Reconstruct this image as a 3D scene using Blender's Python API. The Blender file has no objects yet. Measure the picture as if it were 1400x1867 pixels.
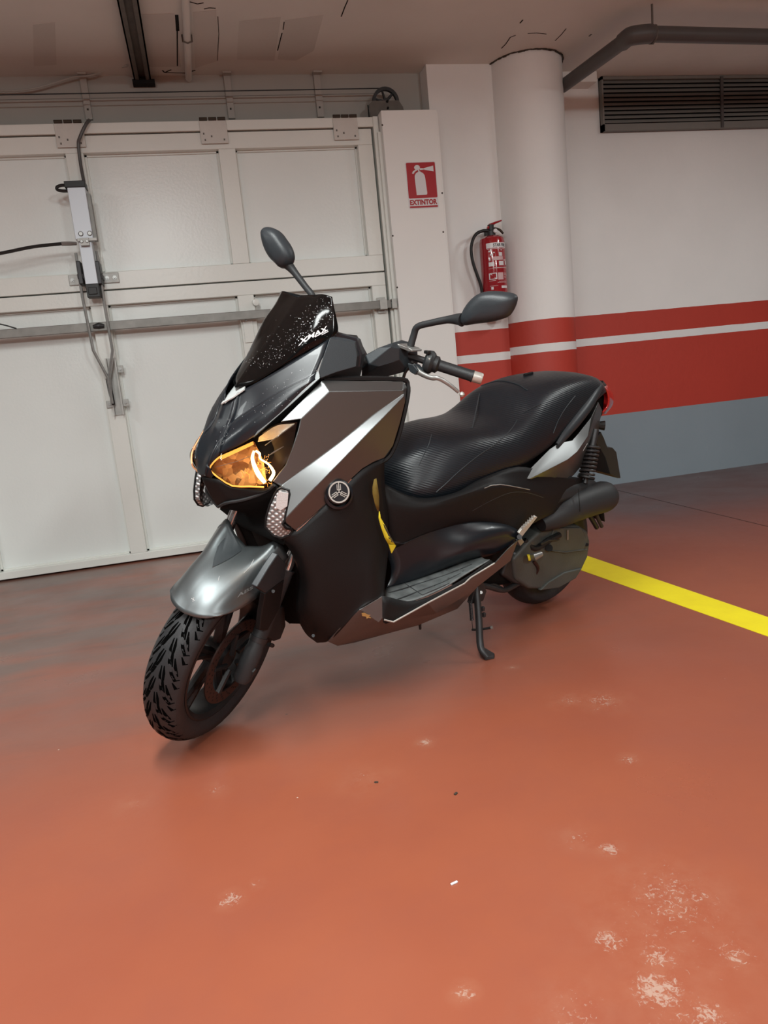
import bpy, bmesh, math, random
from mathutils import Vector, Matrix
from mathutils.bvhtree import BVHTree
random.seed(7)
PI = math.pi
scene = bpy.context.scene
COL = scene.collection

# ------------------------------------------------------------------ camera
FPX = 1350.0
PITCH, ROLL, YAW, CAMH = 0.179226, -0.0998026, 0.222003, 1.0093
fw = Vector((math.sin(YAW)*math.cos(PITCH), math.cos(YAW)*math.cos(PITCH), -math.sin(PITCH)))
rt0 = Vector((math.cos(YAW), -math.sin(YAW), 0)); up0 = rt0.cross(fw)
cr, sr = math.cos(ROLL), math.sin(ROLL)
rt = rt0*cr + up0*sr; up = up0*cr - rt0*sr
CAM = Vector((0, 0, CAMH))
cd = bpy.data.cameras.new('camera'); cam = bpy.data.objects.new('camera', cd); COL.objects.link(cam)
cd.sensor_fit = 'HORIZONTAL'; cd.sensor_width = 36.0; cd.lens = FPX/1400*36.0
cd.clip_start = 0.02
cam.matrix_world = Matrix(((rt.x, up.x, -fw.x, 0), (rt.y, up.y, -fw.y, 0), (rt.z, up.z, -fw.z, CAMH), (0, 0, 0, 1)))
scene.camera = cam
# ------------------------------------------------------------------ world, lamps, exposure
w = bpy.data.worlds.new('world'); scene.world = w; w.use_nodes = True
w.node_tree.nodes['Background'].inputs[0].default_value = (0.9, 0.95, 1.0, 1)
w.node_tree.nodes['Background'].inputs[1].default_value = 0.02
scene.view_settings.view_transform = 'Standard'; scene.view_settings.look = 'None'
scene.view_settings.gamma = 1.0; scene.view_settings.use_curve_mapping = False
scene.view_settings.exposure = 0.12

def area(name, loc, size, sy, power, color=(1, .96, .9), rot=(0, 0, 0)):
    l = bpy.data.lights.new(name, 'AREA'); l.shape = 'RECTANGLE'; l.size = size; l.size_y = sy
    l.energy = power; l.color = color
    o = bpy.data.objects.new(name, l); o.location = loc; o.rotation_euler = rot; COL.objects.link(o)
    return o
R_ = math.radians
LC = (.95, 1, .98)
area('ceiling_lamp', (-0.2, 0.6, 2.86), 0.35, 2.5, 112, LC, (0, 0, 0))
area('ceiling_lamp', (-1.2, -3.4, 2.86), 0.4, 1.6, 175, LC, (R_(14), 0, 0))
area('ceiling_lamp', (2.6, -3.4, 2.86), 0.4, 1.6, 205, LC, (R_(14), 0, 0))
area('ceiling_lamp', (4.0, 2.2, 2.86), 0.25, 1.3, 44, LC, (R_(0), 0, 0))
area('ceiling_lamp', (-2.9, 1.6, 2.86), 0.25, 1.3, 40, LC, (R_(0), 0, 0))

# ------------------------------------------------------------------ helpers: pixels to points
def ray(px, py): return rt*(px-700) + up*(933.5-py) + fw*FPX
def onz(px, py, z=0.0):
    d = ray(px, py); return CAM + d*((z-CAMH)/d.z)
def ony(px, py, Y):
    d = ray(px, py); return CAM + d*(Y/d.y)
# scooter frame: x forward, y to its left, z up, leaning on its stand
PSI, LEAN, ORG = 0.4281, 0.1863, Vector((1.2997, 2.8556, 0))
bF = Vector((-math.cos(PSI), -math.sin(PSI), 0)); L0 = Vector((math.sin(PSI), -math.cos(PSI), 0)); ZZ = Vector((0, 0, 1))
bL = L0*math.cos(LEAN) - ZZ*math.sin(LEAN); bU = ZZ*math.cos(LEAN) + L0*math.sin(LEAN)
BM = Matrix(((bF.x, bL.x, bU.x, ORG.x), (bF.y, bL.y, bU.y, ORG.y), (bF.z, bL.z, bU.z, ORG.z), (0, 0, 0, 1)))
B3 = BM.to_3x3().transposed()
CL = B3 @ (CAM-ORG)
def S(px, py, y):
    d = B3 @ ray(px, py); return CL + d*((y-CL.y)/d.y)
AX = Vector((-math.sin(math.radians(27.5)), 0, math.cos(math.radians(27.5))))
def steer(p, G, a):
    return G + Matrix.Rotation(a, 3, AX) @ (Vector(p)-G)
DB, GB = 0.4845, Vector((1.647, 0, 0))      # handlebar
DW, GW = 0.5233, Vector((1.634, 0, 0))      # wheel and fork
def HS(px, py, y, D=DB, G=GB):              # point of the steered assembly, in unsteered coordinates
    R = Matrix.Rotation(-D, 3, AX); d = R @ (B3 @ ray(px, py)); c = G + R @ (CL-G)
    return c + d*((y-c.y)/d.y)
def H(px, py, y): return steer(HS(px, py, y), GB, DB)
def W3(l, fn): return [fn(*a) for a in l]
def mir(p): return Vector((p[0], -p[1], p[2]))
def mirH(p):
    q = steer(p, GB, -DB); return steer(mir(q), GB, DB)

# ------------------------------------------------------------------ materials
MATS = {}
def mat(name, color, rough=.5, metal=0., spec=.5, bump=0., bscale=80., var=0., vscale=6., coat=0., crough=.03, emit=None, estr=0., alpha=1., trans=0., ior=1.45):
    m = bpy.data.materials.new(name); m.use_nodes = True; nt = m.node_tree; b = nt.nodes['Principled BSDF']
    b.inputs['Base Color'].default_value = (*color, 1); b.inputs['Roughness'].default_value = rough
    b.inputs['Metallic'].default_value = metal; b.inputs['Specular IOR Level'].default_value = spec
    b.inputs['Coat Weight'].default_value = coat; b.inputs['Coat Roughness'].default_value = crough; b.inputs['IOR'].default_value = ior
    b.inputs['Transmission Weight'].default_value = trans; b.inputs['Alpha'].default_value = alpha
    if emit: b.inputs['Emission Color'].default_value = (*emit, 1); b.inputs['Emission Strength'].default_value = estr
    if bump or var:
        tc = nt.nodes.new('ShaderNodeTexCoord')
    if bump:
        n = nt.nodes.new('ShaderNodeTexNoise'); n.inputs['Scale'].default_value = bscale; n.inputs['Detail'].default_value = 4
        bp = nt.nodes.new('ShaderNodeBump'); bp.inputs['Strength'].default_value = bump; bp.inputs['Distance'].default_value = .002
        nt.links.new(tc.outputs['Object'], n.inputs['Vector']); nt.links.new(n.outputs[0], bp.inputs['Height']); nt.links.new(bp.outputs[0], b.inputs['Normal'])
    if var:
        n2 = nt.nodes.new('ShaderNodeTexNoise'); n2.inputs['Scale'].default_value = vscale; n2.inputs['Detail'].default_value = 6
        mx = nt.nodes.new('ShaderNodeMix'); mx.data_type = 'RGBA'
        mx.inputs[6].default_value = (*[c*(1-var) for c in color], 1); mx.inputs[7].default_value = (*[min(1, c*(1+var)) for c in color], 1)
        nt.links.new(tc.outputs['Object'], n2.inputs['Vector']); nt.links.new(n2.outputs[0], mx.inputs[0]); nt.links.new(mx.outputs[2], b.inputs['Base Color'])
    MATS[name] = m; return m
silver = mat('silver_paint', (.105, .112, .113), .36, .75, spec=.9, coat=1, crough=.28, bump=.02, bscale=900)
silver2 = mat('bright_silver', (.62, .64, .63), .4, .1)
fendersilver = mat('fender_silver', (.12, .137, .142), .40, .75, spec=.9, coat=.6, crough=.35, bump=.02, bscale=900, var=.12, vscale=14)
fenderdark = mat('fender_matte', (.035, .042, .046), .45, .2, bump=.08, bscale=300)
gloss = mat('gloss_black', (.007, .010, .014), .34, 0, coat=.1, spec=.6, bump=.03, bscale=25)
plastic = mat('black_plastic', (.0085, .0085, .009), .5, 0, spec=.3, bump=.25, bscale=500)
plastic2 = mat('grey_plastic', (.026, .028, .030), .48, 0, spec=.4, bump=.25, bscale=500)
podgrey = mat('pod_grey', (.027, .033, .038), .40, 0, spec=.5, bump=.2, bscale=500)
core_m = mat('under_body', (.004, .004, .004), .8, spec=.2)
rubber = mat('rubber', (.020, .021, .023), .5, 0, spec=.5, bump=.3, bscale=200, var=.3, vscale=30)
groove = mat('tread_groove', (.001, .001, .001), 1, spec=.05)
rimm = mat('rim_black', (.018, .018, .019), .4, .3)
steel = mat('steel', (.33, .33, .32), .38, .7, var=.25, vscale=40)
chrome = mat('chrome', (.7, .7, .7), .16, .9)
rust = mat('brake_disc', (.06, .035, .030), .40, .6, var=.4, vscale=40)
darksteel = mat('dark_steel', (.05, .05, .052), .45, .6, var=.3, vscale=30)
casing = mat('engine_casing', (.085, .092, .085), .5, .3, bump=.3, bscale=120, var=.3, vscale=12)
satin = mat('satin_aluminium', (.55, .54, .50), .42, .45)
glass = bpy.data.materials.new('clear_lens'); glass.use_nodes = True; nt = glass.node_tree; nt.nodes.clear()
_o = nt.nodes.new('ShaderNodeOutputMaterial'); _m = nt.nodes.new('ShaderNodeMixShader'); _t = nt.nodes.new('ShaderNodeBsdfTransparent'); _g = nt.nodes.new('ShaderNodeBsdfGlossy'); _f = nt.nodes.new('ShaderNodeFresnel')
_g.inputs['Roughness'].default_value = .04; _f.inputs['IOR'].default_value = 1.35; _t.inputs[0].default_value = (.95, .93, .9, 1)
nt.links.new(_f.outputs[0], _m.inputs[0]); nt.links.new(_t.outputs[0], _m.inputs[1]); nt.links.new(_g.outputs[0], _m.inputs[2]); nt.links.new(_m.outputs[0], _o.inputs[0])
visor = mat('smoked_screen', (.003, .003, .003), .13, 0, spec=.35, alpha=.97, bump=.015, bscale=6)
drop = mat('water_drop', (.75, .78, .8), .1, 0, spec=1)
white_ink = mat('white_print', (.8, .8, .8), .5)
grey_ink = mat('grey_print', (.16, .17, .17), .5)
dark_ink = mat('dark_print', (.03, .03, .03), .6)
amber_lit = mat('amber_reflector_lit', (.30, .14, .05), .30, .7, emit=(1, .40, .10), estr=.28, bump=.9, bscale=60, var=.6, vscale=40)
_nt = amber_lit.node_tree; _b = _nt.nodes['Principled BSDF']; _tc = _nt.nodes.new('ShaderNodeTexCoord')
_n = _nt.nodes.new('ShaderNodeTexVoronoi'); _n.inputs['Scale'].default_value = 55; _nt.links.new(_tc.outputs['Object'], _n.inputs['Vector'])
_d = _nt.nodes.new('ShaderNodeVectorMath'); _d.operation = 'DISTANCE'; _nt.links.new(_tc.outputs['Object'], _d.inputs[0]); _d.inputs[1].default_value = S(478, 858, .12)
_r = _nt.nodes.new('ShaderNodeMapRange'); _r.inputs[1].default_value = .02; _r.inputs[2].default_value = .13; _r.inputs[3].default_value = 1.1; _r.inputs[4].default_value = .10; _nt.links.new(_d.outputs['Value'], _r.inputs[0])
_c = _nt.nodes.new('ShaderNodeSeparateColor'); _nt.links.new(_n.outputs['Color'], _c.inputs[0])
_m2 = _nt.nodes.new('ShaderNodeMath'); _m2.operation = 'MULTIPLY'; _nt.links.new(_r.outputs[0], _m2.inputs[0]); _nt.links.new(_c.outputs[0], _m2.inputs[1]); _nt.links.new(_m2.outputs[0], _b.inputs['Emission Strength'])
amber_edge = mat('amber_rim_lit', (.8, .35, .06), .3, 0, emit=(1, .42, .08), estr=.75)
amber_dim = mat('amber_rim_dim', (.8, .42, .2), .3, 0, emit=(1, .5, .25), estr=.35)
filament = mat('lamp_filament_lit', (1, .8, .5), .3, 0, emit=(1, .60, .22), estr=7)
bulbdark = mat('lamp_bezel', (.010, .006, .005), .35)
reflector = mat('lens_reflector', (.62, .62, .6), .22, .9, bump=.8, bscale=500)
reflector2 = mat('signal_window', (.62, .63, .63), .25, .2, coat=.5, bump=.6, bscale=260)
redlens = mat('red_lens', (.55, .02, .02), .15, 0, spec=.8, coat=.5)
gold = mat('gold_sticker', (.55, .38, .14), .4, .5)
yellow = mat('yellow_webbing', (.72, .60, .03), .7, bump=.5, bscale=600)
wornfab = mat('yellow_webbing_worn', (.17, .115, .018), .8, bump=.5, bscale=600)
alu = mat('anodised_aluminium', (.62, .67, .72), .5, .25)
unseen = mat('bare_concrete', (.16, .155, .15), .9, 0, bump=.4, bscale=8, var=.15, vscale=1.2)
galv = mat('galvanised_steel', (.23, .225, .21), .5, .5, var=.35, vscale=14)
bracket_m = mat('zinc_bracket', (.42, .42, .40), .5, .4, var=.2, vscale=30)
black_rubber = mat('cable_black', (.012, .012, .012), .45)
doorpaint = mat('door_paint', (.76, .78, .74), .30, 0, bump=.35, bscale=45, var=.05, vscale=2)
doorpanel = mat('door_panel_paint', (.78, .82, .80), .30, 0, bump=.3, bscale=60, var=.05, vscale=2.2)
dirtyzinc = mat('hinge_paint', (.62, .60, .56), .45, 0, bump=.4, bscale=60, var=.1, vscale=14)
darkrust = mat('hinge_rust', (.045, .035, .025), .7)
lintel_m = mat('lintel_paint', (.43, .42, .39), .75, 0, bump=.4, bscale=14, var=.08, vscale=2)
ceil_m = mat('ceiling_paint', (.74, .745, .72), .85, 0, bump=.4, bscale=10, var=.14, vscale=1.6)
pipe_grey = mat('grey_pipe', (.085, .08, .078), .45, 0, var=.12, vscale=9)
railm = mat('rusty_rail', (.14, .125, .11), .6, .3, var=.35, vscale=20)
louvre_m = mat('louvre_grey', (.20, .195, .18), .6, 0, var=.1, vscale=8)
voidm = mat('dark_void', (.006, .006, .006), .9)
extred = mat('extinguisher_red', (.33, .012, .02), .16, 0, coat=.6)
signred = mat('sign_red', (.40, .012, .02), .35)
signwhite = mat('sign_white', (.72, .71, .73), .35)
label_pink = mat('label_pale', (.62, .42, .43), .4)
casing_white = mat('casing_white', (.83, .83, .81), .5, 0, bump=.25, bscale=30, var=.04, vscale=2)
linepaint = mat('yellow_paint', (.95, .80, .012), .42, 0, bump=.4, bscale=90, var=.10, vscale=12)

def banded(name, bands, white=(.84, .845, .835)):
    """wall paint in level coats: list of (z_top, colour); above the last it is white"""
    m = bpy.data.materials.new(name); m.use_nodes = True; nt = m.node_tree; b = nt.nodes['Principled BSDF']
    geo = nt.nodes.new('ShaderNodeNewGeometry'); sp = nt.nodes.new('ShaderNodeSeparateXYZ'); nt.links.new(geo.outputs['Position'], sp.inputs[0])
    ns = nt.nodes.new('ShaderNodeTexNoise'); ns.inputs['Scale'].default_value = 9; nt.links.new(geo.outputs['Position'], ns.inputs['Vector'])
    ma = nt.nodes.new('ShaderNodeMath'); ma.operation = 'MULTIPLY_ADD'; ma.inputs[1].default_value = .006; nt.links.new(ns.outputs[0], ma.inputs[0]); nt.links.new(sp.outputs[2], ma.inputs[2])
    prev = None; cols = [c for _, c in bands]+[white]
    last = None
    for i, (zt, c) in enumerate(bands):
        gt = nt.nodes.new('ShaderNodeMath'); gt.operation = 'GREATER_THAN'; gt.inputs[1].default_value = zt+.003; nt.links.new(ma.outputs[0], gt.inputs[0])
        mx = nt.nodes.new('ShaderNodeMix'); mx.data_type = 'RGBA'; nt.links.new(gt.outputs[0], mx.inputs[0])
        if last is None: mx.inputs[6].default_value = (*c, 1)
        else: nt.links.new(last, mx.inputs[6])
        mx.inputs[7].default_value = (*cols[i+1], 1); last = mx.outputs[2]
    n2 = nt.nodes.new('ShaderNodeTexNoise'); n2.inputs['Scale'].default_value = 1.7; n2.inputs['Detail'].default_value = 7; nt.links.new(geo.outputs['Position'], n2.inputs['Vector'])
    mr = nt.nodes.new('ShaderNodeMapRange'); mr.inputs[3].default_value = .9; mr.inputs[4].default_value = 1.08; nt.links.new(n2.outputs[0], mr.inputs[0])
    vm = nt.nodes.new('ShaderNodeVectorMath'); vm.operation = 'SCALE'; nt.links.new(last, vm.inputs[0]); nt.links.new(mr.outputs[0], vm.inputs['Scale'])
    nt.links.new(vm.outputs[0], b.inputs['Base Color'])
    n3 = nt.nodes.new('ShaderNodeTexNoise'); n3.inputs['Scale'].default_value = 30; n3.inputs['Detail'].default_value = 6; nt.links.new(geo.outputs['Position'], n3.inputs['Vector'])
    bp = nt.nodes.new('ShaderNodeBump'); bp.inputs['Strength'].default_value = .35; bp.inputs['Distance'].default_value = .003
    nt.links.new(n3.outputs[0], bp.inputs['Height']); nt.links.new(bp.outputs[0], b.inputs['Normal']); b.inputs['Roughness'].default_value = .55
    return m
RED = (.47, .045, .028); GRY = (.24, .29, .33); WHT = (.78, .79, .79)

# ------------------------------------------------------------------ helpers: meshes
def crom(P, n, closed=False):
    """Catmull-Rom through points, n segments per span"""
    P = [Vector(p) for p in P]; out = []; N = len(P)
    spans = N if closed else N-1
    for i in range(spans):
        p1, p2 = P[i], P[(i+1) % N]
        p0 = P[(i-1) % N] if (closed or i > 0) else p1*2-p2
        p3 = P[(i+2) % N] if (closed or i+2 < N) else p2*2-p1
        for k in range(n):
            t = k/n
            out.append(.5*((2*p1)+(p2-p0)*t+(2*p0-5*p1+4*p2-p3)*t*t+(3*p1-p0-3*p2+p3)*t**3))
    if not closed: out.append(P[-1].copy())
    return out
class MB:
    def __init__(s): s.v = []; s.f = []
    def add(s, v, f):
        o = len(s.v); s.v += [Vector(p) for p in v]; s.f += [tuple(i+o for i in q) for q in f]; return s
    def grid(s, rows, closed=False):
        n = len(rows[0]); v = [p for r in rows for p in r]; f = []
        for i in range(len(rows)-1):
            for j in range(n if closed else n-1):
                a = i*n+j; b = i*n+(j+1) % n; f.append((a, b, b+n, a+n))
        return s.add(v, f)
    def patch(s, rows, nu=4, nv=4, mirror=False):
        rows = [crom(r, nu) for r in rows]
        cols = [crom([r[j] for r in rows], nv) for j in range(len(rows[0]))]
        R = [[c[i] for c in cols] for i in range(len(cols[0]))]
        s.grid(R)
        if mirror: s.grid([[mir(p) for p in r][::-1] for r in R])
        return s
    def box(s, lo, hi, mtx=None):
        lo = Vector(lo); hi = Vector(hi)
        v = [Vector((x, y, z)) for x in (lo.x, hi.x) for y in (lo.y, hi.y) for z in (lo.z, hi.z)]
        if mtx: v = [mtx @ p for p in v]
        return s.add(v, [(0, 1, 3, 2), (4, 6, 7, 5), (0, 4, 5, 1), (2, 3, 7, 6), (0, 2, 6, 4), (1, 5, 7, 3)])
    def tube(s, P, r, n=10, smooth=0, closed=False, flat=1.0, upv=None, cap=True):
        P = [Vector(p) for p in P]; N = len(P)
        R = list(r) if isinstance(r, (list, tuple)) else [r]*N
        if smooth:
            Q = crom([(p.x, p.y, p.z) for p in P], smooth, closed)
            RR = []; spans = N if closed else N-1
            for i in range(spans):
                for k in range(smooth): RR.append(R[i]*(1-k/smooth)+R[(i+1) % N]*k/smooth)
            if not closed: RR.append(R[-1])
            P, R = Q, RR
        N = len(P); rings = []; ref = Vector(upv) if upv else None
        for i in range(N):
            if closed: t = P[(i+1) % N]-P[(i-1) % N]
            else: t = P[min(i+1, N-1)]-P[max(i-1, 0)]
            t.normalize()
            if ref is None or (not upv and False): ref = Vector((0, 0, 1)) if abs(t.z) < .9 else Vector((1, 0, 0))
            a = ref-t*ref.dot(t)
            if a.length < 1e-5: a = t.orthogonal()
            a.normalize(); b = t.cross(a)
            if not upv: ref = a
            rings.append([P[i]+(a*math.cos(2*PI*k/n)+b*math.sin(2*PI*k/n)*flat)*R[i] for k in range(n)])
        if closed: rings.append(rings[0])
        o = len(s.v); s.grid(rings, True)
        if not closed and cap:
            s.f.append(tuple(o+k for k in range(n))[::-1]); s.f.append(tuple(o+(N-1)*n+k for k in range(n)))
        return s
    def lathe(s, prof, n=32, mtx=None, a0=0, a1=2*PI):
        """profile (radius, height) turned about +Z, then moved by mtx"""
        full = abs(a1-a0-2*PI) < 1e-6; m = n if full else n+1
        rings = []
        for r, h in prof:
            rings.append([Vector((r*math.cos(a0+(a1-a0)*k/n), r*math.sin(a0+(a1-a0)*k/n), h)) for k in range(m)])
        if mtx: rings = [[mtx @ p for p in q] for q in rings]
        return s.grid(rings, full)
    def prism(s, poly, d):
        """polygon (3D points) extruded by the vector d"""
        n = len(poly); d = Vector(d); v = [Vector(p) for p in poly]; v += [p+d for p in v]
        return s.add(v, [tuple(range(n))[::-1], tuple(range(n, 2*n))]+[(i, (i+1) % n, (i+1) % n+n, i+n) for i in range(n)])
    def mirrored(s):
        n = len(s.v); s.v += [mir(p) for p in s.v]; s.f += [tuple(i+n for i in q)[::-1] for q in s.f]; return s
    def xf(s, fn): s.v = [Vector(fn(p)) for p in s.v]; return s
    def build(s, name, m, parent=None, smooth=True, angle=35, bevel=0, seg=2, solid=0, offset=0, sub=0, label=None, cat=None, group=None, kind=None):
        me = bpy.data.meshes.new(name)
        bm = bmesh.new(); vs = [bm.verts.new(p) for p in s.v]
        for q in s.f:
            if len(set(q)) < 3: continue
            try: bm.faces.new([vs[i] for i in q])
            except ValueError: pass
        bmesh.ops.remove_doubles(bm, verts=bm.verts, dist=1e-5)
        bmesh.ops.recalc_face_normals(bm, faces=bm.faces)
        for fc in bm.faces: fc.smooth = smooth
        bm.to_mesh(me); bm.free()
        if smooth: me.set_sharp_from_angle(angle=math.radians(angle))
        me.materials.append(m)
        o = bpy.data.objects.new(name, me); COL.objects.link(o)
        if parent: o.parent = parent
        if solid:
            md = o.modifiers.new('s', 'SOLIDIFY'); md.thickness = solid; md.offset = offset
        if bevel:
            md = o.modifiers.new('b', 'BEVEL'); md.width = bevel; md.segments = seg; md.limit_method = 'ANGLE'; md.angle_limit = math.radians(20); md.harden_normals = smooth
        if sub:
            md = o.modifiers.new('u', 'SUBSURF'); md.levels = sub; md.render_levels = sub
        tag(o, label, cat, group, kind); return o
def tag(o, label=None, cat=None, group=None, kind=None):
    if label: o['label'] = label
    if cat: o['category'] = cat
    if group: o['group'] = group
    if kind: o['kind'] = kind
    return o
def empty(name, loc, label=None, cat=None, group=None, kind=None, parent=None):
    o = bpy.data.objects.new(name, None); o.empty_display_size = .1; COL.objects.link(o); o.location = loc
    if parent: o.parent = parent
    return tag(o, label, cat, group, kind)
def text_faces(txt, shear=0.0, bold=.02):
    """outline letters as triangles in the unit box, x 0..1, y 0..1"""
    cu = bpy.data.curves.new('t', 'FONT'); cu.body = txt; cu.shear = shear; cu.offset = bold; cu.fill_mode = 'FRONT'; cu.resolution_u = 3
    ob = bpy.data.objects.new('t', cu); COL.objects.link(ob)
    dg = bpy.context.evaluated_depsgraph_get(); me = ob.evaluated_get(dg).to_mesh()
    v = [p.co.copy() for p in me.vertices]; f = [tuple(q.vertices) for q in me.polygons]
    ob.evaluated_get(dg).to_mesh_clear(); bpy.data.objects.remove(ob); bpy.data.curves.remove(cu)
    x0 = min(p.x for p in v); x1 = max(p.x for p in v); y0 = min(p.y for p in v); y1 = max(p.y for p in v)
    return [((p.x-x0)/(x1-x0), (p.y-y0)/(y1-y0)) for p in v], f
def bil(q, u, t):
    """point of the quad q = (bottom-left, bottom-right, top-right, top-left)"""
    a = [Vector(p) for p in q]; return (a[0]*(1-u)+a[1]*u)*(1-t)+(a[3]*(1-u)+a[2]*u)*t
def quad_text(mb, txt, q, shear=0, bold=.02):
    v, f = text_faces(txt, shear, bold); return mb.add([bil(q, *p) for p in v], f)
class Drape:
    """drops marks seen at a pixel onto a surface given in scooter coordinates"""
    def __init__(s, objs, back=.0008):
        V = []; F = []
        for o in objs:
            n = len(V); V += [v.co.copy() for v in o.data.vertices]; F += [tuple(i+n for i in p.vertices) for p in o.data.polygons]
        s.t = BVHTree.FromPolygons(V, F); s.b = back
    def __call__(s, px, py, lift=None):
        d = (B3 @ ray(px, py)).normalized(); h = s.t.ray_cast(CL, d)
        if h[0] is None:
            h = s.t.find_nearest(CL+d*2.5)
            return h[0]-d*(s.b if lift is None else lift)
        n = h[1] if h[1].dot(d) < 0 else -h[1]
        return h[0]+n*(s.b if lift is None else lift)
# ================================================================== THE GARAGE
ZC = 2.96
YD, YL, YB, YR = 4.89, 5.10, 4.96, 5.22      # door, lintel, block, right wall
XL, XR, YN = -3.9, 6.2, -6.5
def wx(px, py, Y): return ony(px, py, Y).x
def wz(px, py, Y): return ony(px, py, Y).z

# floor: worn red paint
def floor_mat():
    m = bpy.data.materials.new('red_floor_paint'); m.use_nodes = True; nt = m.node_tree; b = nt.nodes['Principled BSDF']; L = nt.links.new
    geo = nt.nodes.new('ShaderNodeNewGeometry'); P = geo.outputs['Position']
    def noise(scale, detail=5, rough=.55, dist=0, vec=P):
        n = nt.nodes.new('ShaderNodeTexNoise'); n.inputs['Scale'].default_value = scale; n.inputs['Detail'].default_value = detail
        n.inputs['Roughness'].default_value = rough; n.inputs['Distortion'].default_value = dist; L(vec, n.inputs['Vector']); return n.outputs[0]
    def math_(op, a, c=None, clamp=False):
        n = nt.nodes.new('ShaderNodeMath'); n.operation = op; n.use_clamp = clamp
        for i, q in enumerate((a, c)):
            if q is None: continue
            if isinstance(q, (int, float)): n.inputs[i].default_value = q
            else: L(q, n.inputs[i])
        return n.outputs[0]
    def rng(v, a, c, lo=0., hi=1.):
        n = nt.nodes.new('ShaderNodeMapRange'); n.inputs[1].default_value = a; n.inputs[2].default_value = c; n.inputs[3].default_value = lo; n.inputs[4].default_value = hi; L(v, n.inputs[0]); return n.outputs[0]
    def mix(f, a, c):
        n = nt.nodes.new('ShaderNodeMix'); n.data_type = 'RGBA'; L(f, n.inputs[0])
        for k, q in ((6, a), (7, c)):
            if isinstance(q, tuple): n.inputs[k].default_value = (*q, 1)
            else: L(q, n.inputs[k])
        return n.outputs[2]
    base = mix(rng(noise(.8, 6), .3, .7), (.285, .076, .042), (.345, .100, .050))
    base = mix(rng(noise(3.5, 8, .65), .45, .75, 0, .45), base, (.27, .080, .052))
    # grey-brown tyre dust by the garage door, stretched to paint shade under the scooter
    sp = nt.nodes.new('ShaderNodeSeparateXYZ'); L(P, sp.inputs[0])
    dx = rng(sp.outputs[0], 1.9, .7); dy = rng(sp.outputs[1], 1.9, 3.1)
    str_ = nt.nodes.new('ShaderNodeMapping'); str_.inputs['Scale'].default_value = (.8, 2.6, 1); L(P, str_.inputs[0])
    dust_shade = math_('MULTIPLY', math_('MULTIPLY', dx, dy), rng(noise(1.5, 8, .6, 0, str_.outputs[0]), .25, .6), True)
    base = mix(math_('MULTIPLY', dust_shade, .85), base, (.150, .112, .098))
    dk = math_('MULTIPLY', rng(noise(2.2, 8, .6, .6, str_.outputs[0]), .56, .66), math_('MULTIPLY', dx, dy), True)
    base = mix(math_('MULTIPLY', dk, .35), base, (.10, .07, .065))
    # right-hand back corner: dirt and light falloff painted in as darker maroon
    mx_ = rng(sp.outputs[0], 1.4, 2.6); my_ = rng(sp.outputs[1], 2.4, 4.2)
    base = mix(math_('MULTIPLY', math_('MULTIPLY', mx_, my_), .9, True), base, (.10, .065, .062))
    # scuffs that show pale concrete: (pixel x, y, radius in metres, density)
    spots = [(420, 1640, .035, .7), (468, 1612, .022, .45), (1225, 1640, .14, .5), (1110, 1715, .045, .62), (1200, 1745, .05, .6), (1340, 1740, .05, .55),
             (1200, 1805, .06, .72), (1290, 1850, .05, .6), (1050, 1860, .10, .42), (1100, 1278, .09, .52), (1035, 1278, .07, .45), (775, 1353, .035, .65),
             (1148, 1385, .035, .6), (393, 1437, .05, .42), (1110, 1548, .04, .6), (845, 1810, .03, .6), (240, 1467, .06, .36), (665, 1420, .09, .36), (935, 1217, .03, .5), (1050, 1530, .06, .42), (1260, 1860, .12, .42), (1225, 1700, .2, .36)]
    acc = None
    for px, py, r, d in spots:
        q = onz(px, py); vs = nt.nodes.new('ShaderNodeVectorMath'); vs.operation = 'DISTANCE'; L(P, vs.inputs[0]); vs.inputs[1].default_value = q
        k = rng(vs.outputs['Value'], r*1.25, r*.2, 0, d)
        acc = k if acc is None else math_('MAXIMUM', acc, k)
    fine = noise(80, 9, .75, 1.2)
    sc = math_('ADD', fine, math_('MULTIPLY', acc, .42))
    scm = rng(sc, .74, .80); scm = math_('MULTIPLY', scm, math_('GREATER_THAN', acc, .02))
    base = mix(math_('MULTIPLY', scm, .7, True), base, (.46, .34, .28))
    soft = math_('MULTIPLY', acc, rng(noise(18, 8, .7), .4, .7)); base = mix(math_('MULTIPLY', soft, .35), base, (.50, .30, .20))
    # fine grit, pale and dark
    vo = nt.nodes.new('ShaderNodeTexVoronoi'); vo.inputs['Scale'].default_value = 9; L(P, vo.inputs['Vector'])
    sc2 = nt.nodes.new('ShaderNodeSeparateColor'); L(vo.outputs['Color'], sc2.inputs[0])
    g = math_('MULTIPLY', math_('LESS_THAN', vo.outputs['Distance'], .022), math_('GREATER_THAN', sc2.outputs[0], .72))
    base = mix(math_('MULTIPLY', g, .8), base, (.62, .5, .42))
    vo2 = nt.nodes.new('ShaderNodeTexVoronoi'); vo2.inputs['Scale'].default_value = 7; L(P, vo2.inputs['Vector'])
    sc3 = nt.nodes.new('ShaderNodeSeparateColor'); L(vo2.outputs['Color'], sc3.inputs[0])
    g = math_('MULTIPLY', math_('LESS_THAN', vo2.outputs['Distance'], .03), math_('GREATER_THAN', sc3.outputs[0], .8))
    base = mix(math_('MULTIPLY', g, .7), base, (.08, .04, .03))
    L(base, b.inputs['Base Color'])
    L(rng(noise(2.5, 7), .3, .7, .26, .42), b.inputs['Roughness'])
    bp = nt.nodes.new('ShaderNodeBump'); bp.inputs['Strength'].default_value = .25; bp.inputs['Distance'].default_value = .002
    L(noise(16, 7, .6), bp.inputs['Height']); L(bp.outputs[0], b.inputs['Normal'])
    b.inputs['Specular IOR Level'].default_value = .45
    return m
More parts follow.
